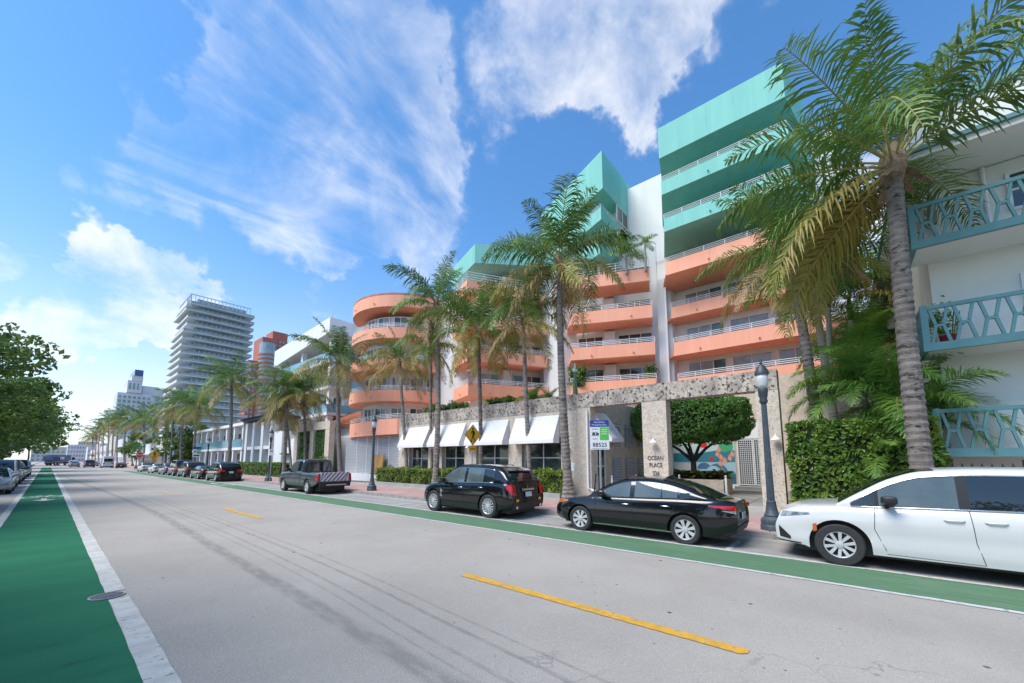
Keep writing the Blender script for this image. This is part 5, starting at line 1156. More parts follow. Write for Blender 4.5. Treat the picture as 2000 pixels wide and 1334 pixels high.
# ------------------------------------------------------------------ vehicles (built along +Y, front at +Y)
def lerp(a, b, t): return a+(b-a)*t
def curve(pts):
    xs = [p[0] for p in pts]; ys = [p[1] for p in pts]; n = len(xs)
    ms = []
    for i in range(n):
        if i == 0: ms.append((ys[1]-ys[0])/(xs[1]-xs[0]))
        elif i == n-1: ms.append((ys[-1]-ys[-2])/(xs[-1]-xs[-2]))
        else:
            a, b = (ys[i]-ys[i-1])/(xs[i]-xs[i-1]), (ys[i+1]-ys[i])/(xs[i+1]-xs[i]); ms.append(0 if a*b <= 0 else 2*a*b/(a+b))
    def f(x):
        if x <= xs[0]: return ys[0]
        if x >= xs[-1]: return ys[-1]
        for i in range(n-1):
            if x <= xs[i+1]: break
        h = xs[i+1]-xs[i]; t = (x-xs[i])/h
        return (2*t**3-3*t**2+1)*ys[i]+(t**3-2*t**2+t)*h*ms[i]+(-2*t**3+3*t**2)*ys[i+1]+(t**3-t**2)*h*ms[i+1]
    return f
WH = {}
def wheel_meshes(r, wd, rimr, style, detail):
    k = (r, wd, rimr, style, detail)
    if k in WH: return WH[k]
    n = 32 if detail else 16
    ty = MB().lathe([(rimr,-wd*.42),(rimr+.015,-wd*.5),(r*.93,-wd*.5),(r*.985,-wd*.42),(r,-wd*.25),(r,wd*.25),(r*.985,wd*.42),(r*.93,wd*.5),(rimr+.015,wd*.5),(rimr,wd*.42)], n, axis='x', cap=False).mesh('wheel', M['rubber'], 40)
    rim = MB(); b = -wd*.46       # outer face at -x
    rim.lathe([(rimr,b+.01),(rimr*.97,b),(rimr*.92,b+.012),(rimr*.90,b+.05),(rimr*.90,b+.09)], n, axis='x', cap=False)
    ns = {'split': 10, 'fan': 8, 'twin': 14, 'plain': 5, 'six': 6}[style]
    for i in range(ns):
        a = 2*math.pi*i/ns; hw = {'split': .026, 'fan': .040, 'twin': .017, 'plain': .05, 'six': .055}[style]; w2 = hw*(.5 if style == 'fan' else .8)
        if style in ('split','twin'): a2 = a + (.16 if i % 2 else -.16)*(1 if style == 'split' else .4)
        else: a2 = a
        d0 = Vector((0,math.cos(a),math.sin(a))); d1 = Vector((0,math.cos(a2),math.sin(a2))); s0 = Vector((0,-d0.z,d0.y)); s1 = Vector((0,-d1.z,d1.y))
        q0, q1 = d1*(rimr*.2)+Vector((b+.018,0,0)), d0*(rimr*.95)+Vector((b+.006,0,0))
        rim.extr([q0-s1*w2, q0+s1*w2, q1+s0*hw*1.05, q1-s0*hw*1.05], (.03,0,0))
    rim.lathe([(rimr*.26,b+.05),(rimr*.25,b+.002),(rimr*.10,b-.004),(.001,b-.004)], 14, axis='x')
    rm_ = rim.mesh('rim', M['alloy'], 35)
    dk = MB().lathe([(rimr*.93,b+.10),(.001,b+.09)], n, axis='x').mesh('brake_disc', M['alloy_dark'])
    WH[k] = (ty, rm_, dk); return WH[k]
def car(spec):
    g = spec.get; L, W, H = spec['L'], spec['W'], spec['H']; hl = L/2; hwid = W/2; det = g('detail', 1)
    t = thing(g('name','parked_car'), '', g('cat','car'))
    body = M[spec['paint']]
    top = curve(g('top')); roof = curve(g('roof')); yf, yr = spec['yf'], spec['yr']; wr = spec['wr']; Ra = wr+g('gap',.055)
    sill = g('sill', .24); fe, re = g('fe', .75), g('re', .55)
    y_ws, y_wt, y_rt, y_rb = spec['ws']       # windscreen base/top, rear glass top/base
    plan_f, plan_r = g('pf', .30), g('pr', .20)
    def hw(y):
        if y > hl-fe: q = (y-(hl-fe))/fe; return hwid*(1-plan_f*q**2.6)
        if y < -hl+re: q = (-hl+re-y)/re; return hwid*(1-plan_r*q**2.6)
        return hwid
    def zbot(y):
        z = sill + (.03 if abs(y) > hl-.5 else 0)
        if y > hl-.55: z += .06*((y-hl+.55)/.55)**2
        if y < -hl+.6: z += g('rear_lift', .12)*((-hl+.6-y)/.6)**1.5
        for w_ in (yf, yr):
            d = abs(y-w_)
            if d < Ra: z = max(z, wr+math.sqrt(max(0, Ra*Ra-d*d)))
        return z
    WT = curve(g('wt', [(0,.955),(.18,.985),(.42,1.0),(.62,.992),(.80,.97),(.93,.945),(1,.91)]))
    fl_ = curve(g('fl', [(0.15,-.10),(.35,.0),(.55,.02),(.75,-.05),(1.0,-.16),(1.4,-.3)])); rl_ = curve(g('rl', [(.2,-.12),(.4,0),(.65,.02),(.9,-.02),(1.1,-.08),(1.6,-.25)]))
    def lean(y, z):
        if y > hl-.7: return fl_(z)*((y-hl+.7)/.7)**1.6
        if y < -hl+.6: return -rl_(z)*((-hl+.6-y)/.6)**1.6
        return 0
    def S(y, z, off=0):                       # point on the left (-X) side of the body
        zb, zs = sill, top(y); q = min(1, max(0, (z-zb)/(zs-zb))); x = hw(y)*WT(q); return Vector((-(x+off), y+lean(y,z), z))
    ys = set([-hl, hl]); n = 46 if det else 24
    for i in range(n+1): ys.add(-hl+L*i/n)
    for w_ in (yf, yr):
        for k in range(0, 19 if det else 11): ys.add(w_+Ra*math.cos(math.pi*k/(18 if det else 10))); 
        ys.add(w_-Ra-.004); ys.add(w_+Ra+.004)
    for e in (.02,.05,.1,.17,.26): ys.add(hl-e); ys.add(-hl+e)
    ys = sorted(ys); rows = []
    QS = (0,.08,.2,.34,.5,.64,.76,.86,.94,1)
    cr = g('crown', .05)
    for y in ys:
        zb, zs = zbot(y), top(y); zb = min(zb, zs-.05); left = []
        p = S(y, zb); left.append(Vector((p.x+.12, p.y, p.z+.004)))
        for q in QS: left.append(S(y, lerp(zb, zs, q)))
        h_ = hw(y)
        for f_, c_ in ((.86,.45),(.70,.75),(.40,.95),(0,1)): left.append(Vector((-h_*f_*.98 if f_ else 0, y+lean(y,zs)*(1 if f_ else 1), zs+cr*c_)))
        rows.append(left + [Vector((-p.x, p.y, p.z)) for p in left[-2::-1]])
    m = MB(); m.grid(rows); k = len(rows[0]); nb = len(rows)
    m.f.append(tuple(range(k))); m.f.append(tuple((nb-1)*k+i for i in range(k))[::-1])
    m.f = [q[::-1] for q in m.f]
    bd = m.build('body', body, t, smooth=32, world=False)
    ub = MB().box(-hwid+.30, hwid-.30, -hl+.25, hl-.3, .17, top(0)-.25); ub.build('underbody', M['trim_black'], t, world=False)
    for y in (yf, yr): MB().box(-hwid+.12, hwid-.12, y-Ra-.02, y+Ra+.02, wr+.05, wr+Ra-.03+.05).build('wheel_arch', M['trim_black'], t, world=False) if False else None
    # greenhouse
    tw = g('tw', .74); bw = .915
    def zr(y): return roof(y)
    def gx(y, z):
        zs = top(y); q = (z-zs)/(H-zs+1e-6); q = max(0, min(1.05, q)); return hw(y)*lerp(bw, tw, q**1.15)
    gy = []; n = 40 if det else 20
    for i in range(n+1): gy.append(lerp(y_rb, y_ws, i/n))
    rows = []
    def grow(y, off=0):
        zs, zt = top(y)-.03, max(top(y)+.012, zr(y)); left = []; hh = zt-zs; rd = min(.09, hh*.35)
        for q in (0,.2,.4,.6,.8,1): z = lerp(zs, zt-rd, q); left.append(Vector((-gx(y,z)-off, y, z)))
        xe = gx(y, zt)
        left.append(Vector((-(xe-.02), y, zt-rd*.38))); left.append(Vector((-(xe-.075), y, zt-rd*.02+off)))
        for f_ in (.7,.4,0): left.append(Vector((-(xe-.075)*f_, y, zt+off+.035*(1-f_*f_)*min(1, hh/.3))))
        return left
    for y in gy: l_ = grow(y); rows.append(l_ + [Vector((-p.x,p.y,p.z)) for p in l_[-2::-1]])
    m = MB(); m.grid(rows); k = len(rows[0]); m.f.append(tuple(range(k))); m.f.append(tuple((len(rows)-1)*k+i for i in range(k))[::-1]); m.f = [q[::-1] for q in m.f]
    cab = m.build('cabin', M[g('roof_paint', spec['paint'])], t, smooth=32, world=False)
    # windscreen and rear window: the sloping parts of the cabin top
    def pane(y0, y1, name, f=.97, n=9, parent=t, mname='car_glass'):
        rr = []
        for i in range(n+1):
            y = lerp(y0, y1, i/n); zt = max(top(y)+.012, zr(y)); hh = zt-top(y)+.03; xe = (gx(y,zt)-.06)*f; row = []
            sl = (zr(y+.02)-zr(y-.02))/.04; nn_ = Vector((0,-sl,1)).normalized()*.007
            for j in range(-5, 6): q = j/5; row.append(Vector((xe*q, y, zt+.035*(1-(q*.93)**2)*min(1, hh/.3)))+nn_)
            rr.append(row)
        m = MB(); m.grid(rr); return m.build(name, M[mname], parent, smooth=True, world=False)
    pane(y_ws-.03, y_wt+.02, 'windscreen'); 
    if not g('flat_back'): pane(y_rt, y_rb+g('rg', .05), 'rear_window')
    # side windows between pillars
    for (a, b, mn) in spec['wins']:
        for sgn_ in (1, -1):
            low, hi = [], []; n = 10
            for i in range(n+1):
                y = lerp(a, b, i/n); zs = top(y)+.035; zt = max(zs+.004, zr(y)-g('wtop', .105)); row_l, row_h = [], []
                low.append(Vector((-sgn_*(gx(y,zs)+.006), y, zs))); hi.append(Vector((-sgn_*(gx(y,zt)+.006), y, zt)))
            rr = [[l_.lerp(h_, q) if q not in (0,1) else (l_ if q == 0 else h_) for l_, h_ in zip(low, hi)] for q in (0,.33,.66,1)]
            for r_ in rr:
                for p in r_: p.x = -sgn_*(gx(p.y, p.z)+.006)
            m = MB(); m.grid(rr)
            if sgn_ == -1: m.f = [q[::-1] for q in m.f]
            m.build('side_window', M[mn], t, smooth=True, world=False)
    if g('belt', 'chrome'):
        for sgn_ in (1,-1):
            a, b = spec['wins'][0][0], spec['wins'][-1][1]; m = MB(); P = [(-sgn_*(gx(lerp(a,b,i/14), top(lerp(a,b,i/14))+.02)+.008), lerp(a,b,i/14), top(lerp(a,b,i/14))+.022) for i in range(15)]
            m.tube(P, .012, 5)
            if g('chrome_arc'): m.tube([(-sgn_*(gx(y, max(top(y)+.03, zr(y)-.095))+.008), y, max(top(y)+.03, zr(y)-.095)) for y in [lerp(a,b,i/20) for i in range(21)]], .011, 5)
            m.build('window_trim', M[g('belt','chrome')], t, smooth=True, world=False)
    # door seams, handles, mirrors
    if det:
        for sgn_ in (1,-1):
            m = MB()
            for pts in spec.get('seams', []):
                P = []
                for (y0, z0), (y1, z1) in zip(pts, pts[1:]):
                    for i in range(9): P.append(S(lerp(y0,y1,i/8), lerp(z0,z1,i/8), .0005))
                if sgn_ == -1: P = [Vector((-p.x,p.y,p.z)) for p in P]
                m.tube(P, .0045, 4)
            m.build('door_seam', M['trim_black'], bd, world=False)
            for y, z in spec.get('handles', []):
                P = [S(y-.11, z, .004), S(y-.08, z, .032), S(y+.08, z, .032), S(y+.11, z, .004)]
                if sgn_ == -1: P = [Vector((-p.x,p.y,p.z)) for p in P]
                MB().tube(P, .014, 6).build('door_handle', M[g('handle', spec['paint'])], t, smooth=True, world=False)
    ym, zm = spec['mirror']
    for sgn_ in (1,-1):
        x = gx(ym, zm); m = MB(); rr = []; se = lambda v: math.copysign(abs(v)**.55, v)
        for i, (dx, s_) in enumerate(((0,.35),(.04,.7),(.09,.95),(.2,1),(.25,.9),(.265,.6))):
            rr.append([(-sgn_*(x+.03+dx), ym-.02+.10*s_*se(math.cos(a_))-.10*dx, zm+.09+.072*s_*se(math.sin(a_))) for a_ in [k_*math.pi/8 for k_ in range(16)]])
        m.grid(rr, closed=True); m.f.append(tuple(range(len(m.v)-16, len(m.v))))
        m.tube([(-sgn_*(x-.03), ym, zm-.04), (-sgn_*(x+.07), ym-.01, zm-.02), (-sgn_*(x+.10), ym-.015, zm+.06)], [.05,.042,.035], 8)
        m.build('mirror', M[g('mirror_paint', spec['paint'])], t, smooth=40, world=False)
    # wheels
    ty, rm_, dk = wheel_meshes(wr, g('tw_', .22), wr*g('rimk', .70), g('style', 'plain'), det)
    for y in (yf, yr):
        for sgn_ in (1,-1):
            o = bpy.data.objects.new('wheel', ty); col.objects.link(o); o.parent = t; o.location = (-sgn_*(hwid-.125), y, wr); o.rotation_euler = (random.uniform(0,1.2), 0, 0 if sgn_ == 1 else math.pi)
            for nm, me in (('rim', rm_), ('brake_disc', dk)):
                if nm == 'brake_disc' and not det: continue
                c_ = bpy.data.objects.new(nm, me); col.objects.link(c_); c_.parent = o
    # sills and bumper skirts
    if g('skirt'):
        for sgn_ in (1,-1):
            rr = []
            for i in range(17):
                y = lerp(yr+Ra+.03, yf-Ra-.03, i/16); rr.append([Vector((-sgn_*abs(S(y,z,.006).x), y, z)) for z in (sill-.01, sill+.07, sill+g('skirt'))])
            m = MB(); m.grid(rr); 
            if sgn_ == 1: m.f = [q[::-1] for q in m.f]
            m.build('side_skirt', M[g('skirt_mat','trim_black')], t, smooth=True, world=False)
    def patch(name, a, b, z0, z1, mname, parent=t, off=.006, n=8, both=True, taper=None):
        # patch on the body side between stations a..b and heights z0..z1 (taper: heights at b)
        for sgn_ in ((1,-1) if both else (1,)):
            rr = []
            for i in range(n+1):
                q = i/n; y = lerp(a, b, q); za, zb_ = (lerp(z0, taper[0], q), lerp(z1, taper[1], q)) if taper else (z0, z1)
                rr.append([Vector((-sgn_*abs(p.x), p.y, p.z)) for p in [S(y, lerp(za, zb_, j/4), off) for j in range(5)]])
            m = MB(); m.grid(rr)
            if sgn_ == 1: m.f = [q[::-1] for q in m.f]
            m.build(name, M[mname], parent, smooth=True, world=False)
    def endbox(name, x0, x1, z0, z1, mname, front, d=.02, parent=t, both=False):
        y = hl if front else -hl; s_ = 1 if front else -1
        for sg in ((1,-1) if both else (1,)):
            m = MB(); P = []
            for (x, z) in ((x0,z0),(x1,z0),(x1,z1),(x0,z1)): P.append(Vector((sg*x, y+lean(y,z)+s_*.004, z)))
            m.extr(P, (0, s_*d, 0)); m.build(name, M[mname], parent, world=False)
    spec['fn'](t, patch, endbox, S, dict(hl=hl, hw=hwid, top=top, roof=roof, gx=gx, H=H, lean=lean, paint=spec['paint'])) if 'fn' in spec else None
    return t
def ends(t, patch, endbox, S, q):          # generic lamps, plates and grille
    hl, hw = q['hl'], q['hw']; zs = q['top'](hl-.1); zr_ = q['top'](-hl+.05)
    patch('headlight', hl-.02, hl-.5, zs-.17, zs-.05, 'lamp_clear', taper=(zs-.06, zs-.01)); patch('taillight', -hl+.01, -hl+.34, zr_-.26, zr_-.07, 'lamp_red', taper=(zr_-.2, zr_-.12))
    endbox('taillight', hw*.50, hw*.78, zr_-.26, zr_-.08, 'lamp_red', False, both=True); endbox('headlight', hw*.42, hw*.68, zs-.18, zs-.07, 'lamp_clear', True, both=True)
    endbox('license_plate', -.16, .16, zr_-.38, zr_-.22, 'plate', False, d=.012); endbox('bumper', -hw*.72, hw*.72, .28, .42, 'trim_black', False, d=.02)
    endbox('grille', -hw*.45, hw*.45, .34, zs-.2, 'trim_black', True, d=.012)
# ---- white minivan
def fn_van(t, patch, endbox, S, q):
    hl = q['hl']
    patch('headlight', hl-.03, hl-.56, .77, .88, 'lamp_clear', taper=(.87,.905)); patch('fog_lamp', hl-.06, hl-.24, .38, .60, 'trim_black', taper=(.36,.42))
    patch('side_marker', hl-.60, hl-.66, .56, .70, 'lamp_amber', taper=(.58,.72)); endbox('grille', -.55, .55, .55, .80, 'trim_black', True, d=.01); endbox('grille', -.62, .62, .30, .46, 'trim_black', True, d=.01)
    patch('bumper_trim', hl-.02, hl-.4, .30, .325, 'trim_black', off=.01); patch('taillight', -hl+.02, -hl+.3, .85, 1.2, 'lamp_red')
    for sg in (1,-1):
        P = []
        for i in range(25): y = lerp(-1.6, 1.15, i/24); p = S(y, .56-.0*y, .004); P.append(Vector((-sg*abs(p.x), p.y, p.z)))
    endbox('license_plate', -.16, .16, .75, .9, 'plate', False, d=.012)
minivan = dict(L=5.18, W=2.02, H=1.74, paint='paint_white', name='minivan', cat='minivan', yf=1.62, yr=-1.47, wr=.365, gap=.075, sill=.25, detail=1, style='split', rimk=.64, tw_=.235,
    top=[(-2.6,1.08),(-2.2,1.11),(-.5,1.09),(.7,1.06),(1.15,1.045),(1.6,1.035),(2.1,.995),(2.42,.93),(2.59,.85)], roof=[(-2.55,1.12),(-2.35,1.55),(-2.2,1.70),(-1.2,1.735),(-.3,1.74),(.45,1.70),(.85,1.57),(1.28,1.31),(1.68,1.04)],
    ws=(1.62,.28,-2.2,-2.5), wins=[(-2.25,-1.05,'car_glass'),(-1.05,-.98,'trim_black'),(-.98,-.02,'car_glass'),(-.02,.10,'trim_black'),(.10,1.04,'car_glass_light'),(1.04,1.09,'trim_black'),(1.09,1.42,'car_glass')], mirror=(.95,1.12), mirror_paint='trim_black', wtop=.10, tw=.78, chrome_arc=True, handle='paint_white',
    wt=[(0,.95),(.10,.965),(.20,.985),(.30,.97),(.48,.985),(.70,1.0),(.82,.985),(.93,.96),(1,.92)], seams=[[(1.10,1.05),(1.13,.7),(1.0,.34)],[(.0,1.09),(-.03,.6),(-.10,.28)],[(-.95,1.09),(-1.02,.75)],[(-.1,.275),(1.0,.29)]], handles=[(.18,.93),(-.25,.93)], fe=.95, pf=.30, fl=[(0.15,-.16),(.33,.0),(.55,.02),(.75,-.04),(.95,-.14),(1.4,-.3)], fn=fn_van, skirt=None)
o = car(minivan); o.location = (10.38, -1.47, .004); tag(o, 'white minivan with silver alloy wheels parked nearest the clipped hedge', 'minivan')
# ---- black sedan
def fn_sedan(t, patch, endbox, S, q):
    hl = q['hl']
    patch('headlight', hl-.03, hl-.52, .66, .78, 'lamp_amber', taper=(.76,.80)); patch('front_trim', hl-.02, hl-.2, .38, .56, 'trim_black', taper=(.34,.40))
    patch('taillight', -hl+.01, -hl+.50, .80, .90, 'lamp_red', taper=(.875,.90)); patch('taillight_lens', -hl+.01, -hl+.26, .73, .80, 'lamp_clear', taper=(.795,.80))
    endbox('taillight', .52, .76, .80, .89, 'lamp_red', False, both=True); endbox('license_plate', -.16, .16, .58, .72, 'plate', False, d=.012); endbox('bumper', -.62, .62, .30, .46, 'trim_black', False, d=.012)
    patch('fuel_door', -1.50, -1.72, .72, .86, 'paint_black', off=.003, both=False); patch('side_trim', 1.0, -1.0, .235, .255, 'chrome', off=.012)
    m = MB(); m.extr([(-.01,-.62,1.44),(-.01,-.86,1.425),(-.01,-.86,1.52),(-.01,-.82,1.525)], (.02,0,0)); m.build('roof_antenna', M['paint_black'], t, world=False)
sedan = dict(L=4.63, W=1.78, H=1.435, paint='paint_black', name='sedan', cat='sedan', yf=1.40, yr=-1.30, wr=.325, gap=.06, sill=.22, detail=1, style='fan', rimk=.70, tw_=.21,
    top=[(-2.32,.93),(-2.1,.985),(-1.4,.985),(-.4,.955),(.6,.925),(1.0,.91),(1.5,.86),(1.95,.79),(2.2,.71),(2.315,.62)], roof=[(-2.05,1.0),(-1.75,1.09),(-1.25,1.29),(-.8,1.40),(-.35,1.435),(.05,1.425),(.4,1.34),(.8,1.15),(1.22,.92)],
    ws=(1.18,.12,-.75,-1.98), wins=[(-1.42,-1.20,'car_glass'),(-1.15,-.80,'car_glass_light'),(-.77,-.12,'car_glass_light'),(.0,.80,'car_glass_light')], mirror=(.72,.95), tw=.70, wtop=.085, belt='trim_black',
    seams=[[(.92,.90),(.95,.6),(.85,.27)],[(-.06,.94),(-.09,.5),(-.12,.25)],[(-1.15,.96),(-1.05,.7),(-.92,.5),(-.9,.28)],[(.85,.265),(-.9,.265)]], handles=[(.10,.80),(-.88,.82)], handle='chrome', fe=.85, pf=.34, pr=.26, re=.7, rear_lift=.14, fn=fn_sedan, skirt=None)
p0, p1 = G(1130,1037), G(1343,1063)
o = car(sedan); o.location = (10.28, (p0.y-1.40+p1.y+1.30)/2, .004); tag(o, 'glossy black sedan with silver spoked wheel covers before the stone gateway', 'sedan')
# ---- black crossover with upright tail lamps
def fn_srx(t, patch, endbox, S, q):
    hl = q['hl']
    patch('headlight', hl-.03, hl-.45, .80, .92, 'lamp_clear', taper=(.9,.98)); patch('fender_vent', 1.06, .94, .62, .86, 'chrome', taper=(.56,.82), off=.008, n=2)
    patch('taillight', -hl+.012, -hl+.19, .78, 1.16, 'lamp_red', taper=(.98,1.14)); endbox('taillight', .64, .80, .76, 1.10, 'lamp_red', False, both=True)
    endbox('trunk_handle', -.32, .32, .90, .96, 'chrome', False, d=.02); endbox('license_plate', -.16, .16, .70, .85, 'plate', False, d=.012); endbox('emblem', -.05, .05, .98, 1.06, 'chrome', False, d=.01)
    endbox('bumper', -.78, .78, .32, .52, 'trim_black', False, d=.015); endbox('sticker', .52, .66, .56, .64, 'sign_yellow', False, d=.006)
    endbox('sticker', -.66, -.52, .56, .64, 'sign_yellow', False, d=.006)
    for x in (-.62,.62): MB().tube([(x,-hl+.1,.38),(x,-hl-.035,.38)], .05, 10).build('exhaust_pipe', M['chrome'], t, world=False)
    for sg in (1,-1): MB().tube([(sg*.56,.35,1.65),(sg*.60,.25,1.715),(sg*.60,-1.15,1.705),(sg*.57,-1.3,1.63)], .017, 6).build('roof_rail', M['trim_black'], t, smooth=True, world=False)
    MB().add if False else None
    m = MB(); m.extr([(-.58,-1.72,1.55),(-.58,-2.0,1.50),(-.58,-1.98,1.54),(-.58,-1.72,1.61)], (1.16,0,0)); m.build('roof_spoiler', M['paint_black'], t, world=False)
    MB().tube([(.1,-1.5,1.6),(.1,-1.75,1.95)], .005, 4).build('aerial', M['trim_black'], t, world=False)
srx = dict(L=4.62, W=1.91, H=1.71, paint='paint_black', name='crossover_car', cat='car', yf=1.47, yr=-1.34, wr=.385, gap=.06, sill=.27, detail=1, style='twin', rimk=.68, tw_=.23,
    top=[(-2.31,1.10),(-2.1,1.13),(-1.2,1.12),(0,1.09),(.8,1.07),(1.2,1.05),(1.7,1.0),(2.0,.94),(2.2,.87),(2.31,.79)], roof=[(-2.24,1.15),(-2.05,1.36),(-1.85,1.53),(-1.5,1.65),(-.6,1.71),(.1,1.705),(.5,1.60),(.9,1.33),(1.34,1.07)],
    ws=(1.30,.14,-1.80,-2.20), wins=[(-1.55,-1.12,'car_glass'),(-1.06,-.26,'car_glass_light'),(-.14,.88,'car_glass_light')], mirror=(.82,1.1), tw=.74, chrome_arc=True, wtop=.09,
    seams=[[(1.0,1.04),(1.02,.6),(.92,.34)],[(-.18,1.08),(-.2,.6),(-.2,.3)],[(-1.2,1.11),(-1.1,.9),(-.95,.7)],[(.9,.33),(-.9,.33)]], handles=[(-.02,.95),(-1.0,.98)], handle='chrome', fe=.8, pf=.26, pr=.14, re=.45, skirt=.16, fn=fn_srx)
p0, p1 = G(853,997), G(964,1011)
o = car(srx); o.location = (10.35, (p0.y-1.47+p1.y+1.34)/2, .004); tag(o, 'black crossover with tall red tail lamps and silver roof-line trim', 'car')
# ---- grey pickup with a striped board for a tailgate
def fn_pick(t, patch, endbox, S, q):
    hl = q['hl']
    patch('headlight', hl-.03, hl-.35, .85, 1.02, 'lamp_clear'); patch('taillight', -hl+.01, -hl+.17, .78, 1.14, 'lamp_red'); endbox('taillight', .84, .93, .78, 1.12, 'lamp_red', False, both=True)
    endbox('bumper', -.86, .86, .42, .66, 'trim_black', False, d=.12)
    st = MB().box(-.80, .80, -hl-.03, -hl+.03, .72, 1.20).build('tailgate_board', M['sign_white'], t, world=False); st['label'] = 'board with red, white and blue diagonal stripes in place of a tailgate'
    cl = ['sign_coral','sign_white','sign_slate','sign_white']
    for k in range(10):
        x0 = -1.15+k*.235; P = []
        for (x, z) in ((x0,.73),(x0+.15,.73),(x0+.55,1.19),(x0+.40,1.19)): P.append((max(-.795, min(.795, x)), -hl-.031, z))
        if P[1][0]-P[0][0] < .01 and P[2][0]-P[3][0] < .01: continue
        MB().extr(P, (0,-.004,0)).build('stripe', M['stripe_red' if k % 2 else 'stripe_blue'], st, world=False)
    MB().box(-.80, .80, -hl+.05, -1.2, .95, 1.165).build('bed_load', M['bed_cover'], t, world=False)
    MB().box(-.55, .55, -hl-.25, -hl-.1, .50, .56).build('step', M['steel'], t, world=False)
    rr = []
    P = [(-.72,-.655,1.22),(.72,-.655,1.22),(.64,-.60,1.78),(-.64,-.60,1.78)]; MB().extr(P, (0,-.012,0)).build('rear_window', M['car_glass'], t, world=False)
    MB().box(-.12, .12, -.665, -.60, 1.79, 1.83).build('brake_light', M['lamp_red'], t, world=False)
    for sg in (1,-1): MB().box(sg*.84-.06, sg*.84+.06, -1.2+0, 1.35, .34, .40).build('side_step', M['trim_black'], t, world=False)
D('stripe_red', (.62,.16,.12), rough=.5); D('stripe_blue', (.14,.22,.36), rough=.5); D('bed_cover', (.50,.50,.49), (.42,.42,.41), scale=3, rough=.7)
pick = dict(L=5.6, W=2.0, H=1.93, paint='paint_grey', name='pickup_truck', cat='pickup', yf=1.85, yr=-1.55, wr=.39, gap=.07, sill=.42, detail=1, style='six', rimk=.62, tw_=.25,
    top=[(-2.8,1.14),(-2.0,1.15),(-.75,1.16),(-.6,1.23),(.5,1.21),(1.2,1.19),(1.9,1.15),(2.4,1.10),(2.68,1.02),(2.8,.9)], roof=[(-.66,1.22),(-.60,1.72),(-.50,1.88),(-.1,1.93),(.4,1.92),(.75,1.80),(1.1,1.5),(1.46,1.2)],
    ws=(1.42,.48,-.6,-.66), flat_back=True, wins=[(-.50,-.05,'car_glass'),(.05,.98,'car_glass_light')], mirror=(.95,1.25), mirror_paint='trim_black', tw=.78, belt='trim_black',
    seams=[[(1.15,1.19),(1.17,.8),(1.1,.5)],[(.0,1.22),(0,.5)],[(-.55,1.23),(-.57,.5)],[(-.62,1.2),(-.62,.5)]], handles=[(.14,1.06),(-.42,1.06)], fe=.5, pf=.14, pr=.04, re=.3, rear_lift=.2, crown=.02,
    fl=[(0.3,-.05),(.6,.0),(1.0,-.02),(1.3,-.1)], rl=[(.4,-.05),(.6,0),(1.3,0)], fn=fn_pick, skirt=None)
p0, p1 = G(549,959), G(597,965)
o = car(pick); o.location = (10.45, (p0.y-1.85+p1.y+1.55)/2, .004); tag(o, 'dark grey pickup truck carrying a striped red, white and blue tailgate board', 'pickup')
# ---- smaller cars of the far rows
SED = dict(L=4.7, W=1.82, H=1.44, yf=1.42, yr=-1.38, wr=.33, sill=.22, detail=0, top=sedan['top'], roof=sedan['roof'], ws=sedan['ws'], wins=sedan['wins'], mirror=(.72,.95), tw=.70, fn=ends, belt='trim_black')
SUV = dict(L=4.62, W=1.90, H=1.70, yf=1.42, yr=-1.38, wr=.37, sill=.27, detail=0, top=srx['top'], roof=srx['roof'], ws=srx['ws'], wins=srx['wins'], mirror=(.82,1.1), tw=.76, fn=ends, belt='chrome')
BIG = dict(SUV, H=1.88, L=4.75, roof=[(-2.30,1.15),(-2.18,1.55),(-2.02,1.78),(-1.4,1.87),(-.4,1.88),(.3,1.86),(.65,1.72),(1.0,1.4),(1.34,1.07)], ws=(1.30,.34,-2.02,-2.27), wins=[(-1.9,-1.1,'car_glass'),(-1.0,-.2,'car_glass'),(-.1,.88,'car_glass')], tw=.80)
CPE = dict(SED, H=1.32, roof=[(-2.15,.98),(-1.7,1.08),(-1.1,1.24),(-.5,1.315),(0,1.31),(.35,1.22),(.75,1.05),(1.1,.91)], ws=(1.08,.05,-.7,-2.08), wins=[(-1.0,-.35,'car_glass'),(-.28,.68,'car_glass')])
PROTO = {}
def far_car(kind, pnt, loc, rotz, lab, group, cat='car', name='parked_car'):
    k = (id(kind), pnt)
    if k not in PROTO: o = car(dict(kind, paint=pnt, name=name, cat=cat)); PROTO[k] = o
    else: o = copy_tree(PROTO[k])
    o.location = (*loc, .004); o.rotation_euler = (0,0,rotz); tag(o, lab, cat, group); return o
RG = 'cars parked nose to tail beyond the pickup'
far_car(SUV, 'paint_black', (10.45, 43.2), 0, 'black compact crossover parked last before the hedge, white plate showing', RG)
far_car(CPE, 'paint_charcoal', (10.4, 49.4), 0, 'low dark coupe parked ahead of the black compact crossover', RG)
far_car(SUV, 'paint_charcoal', (10.45, 55.6), 0, 'charcoal crossover parked between the low coupe and the maroon car', RG)
far_car(BIG, 'paint_maroon', (10.5, 61.4), 0, 'tall dark maroon vehicle parked in the far row', RG)
far_car(SED, 'paint_steel', (10.4, 67.4), 0, 'blue-grey sedan parked ahead of the maroon vehicle', RG)
far_car(CPE, 'paint_white', (10.4, 75.5), 0, 'low white coupe parked ahead of the blue-grey sedan', RG)
far_car(SED, 'paint_white', (10.4, 86.0), 0, 'white sedan parked first at the corner by the stop sign', RG)
DG = 'vehicles farther down the street'
far_car(BIG, 'paint_maroon', (6.9, 146), 0, 'dark red sport utility vehicle driving away down the street', DG, name='driving_car')
far_car(SED, 'paint_steel', (4.6, 152), 0, 'grey car driving ahead beside the dark red vehicle', DG, name='driving_car')
far_car(CPE, 'paint_charcoal', (11.2, 128), R(-8), 'dark coupe parked at the far corner beside the white van', DG)
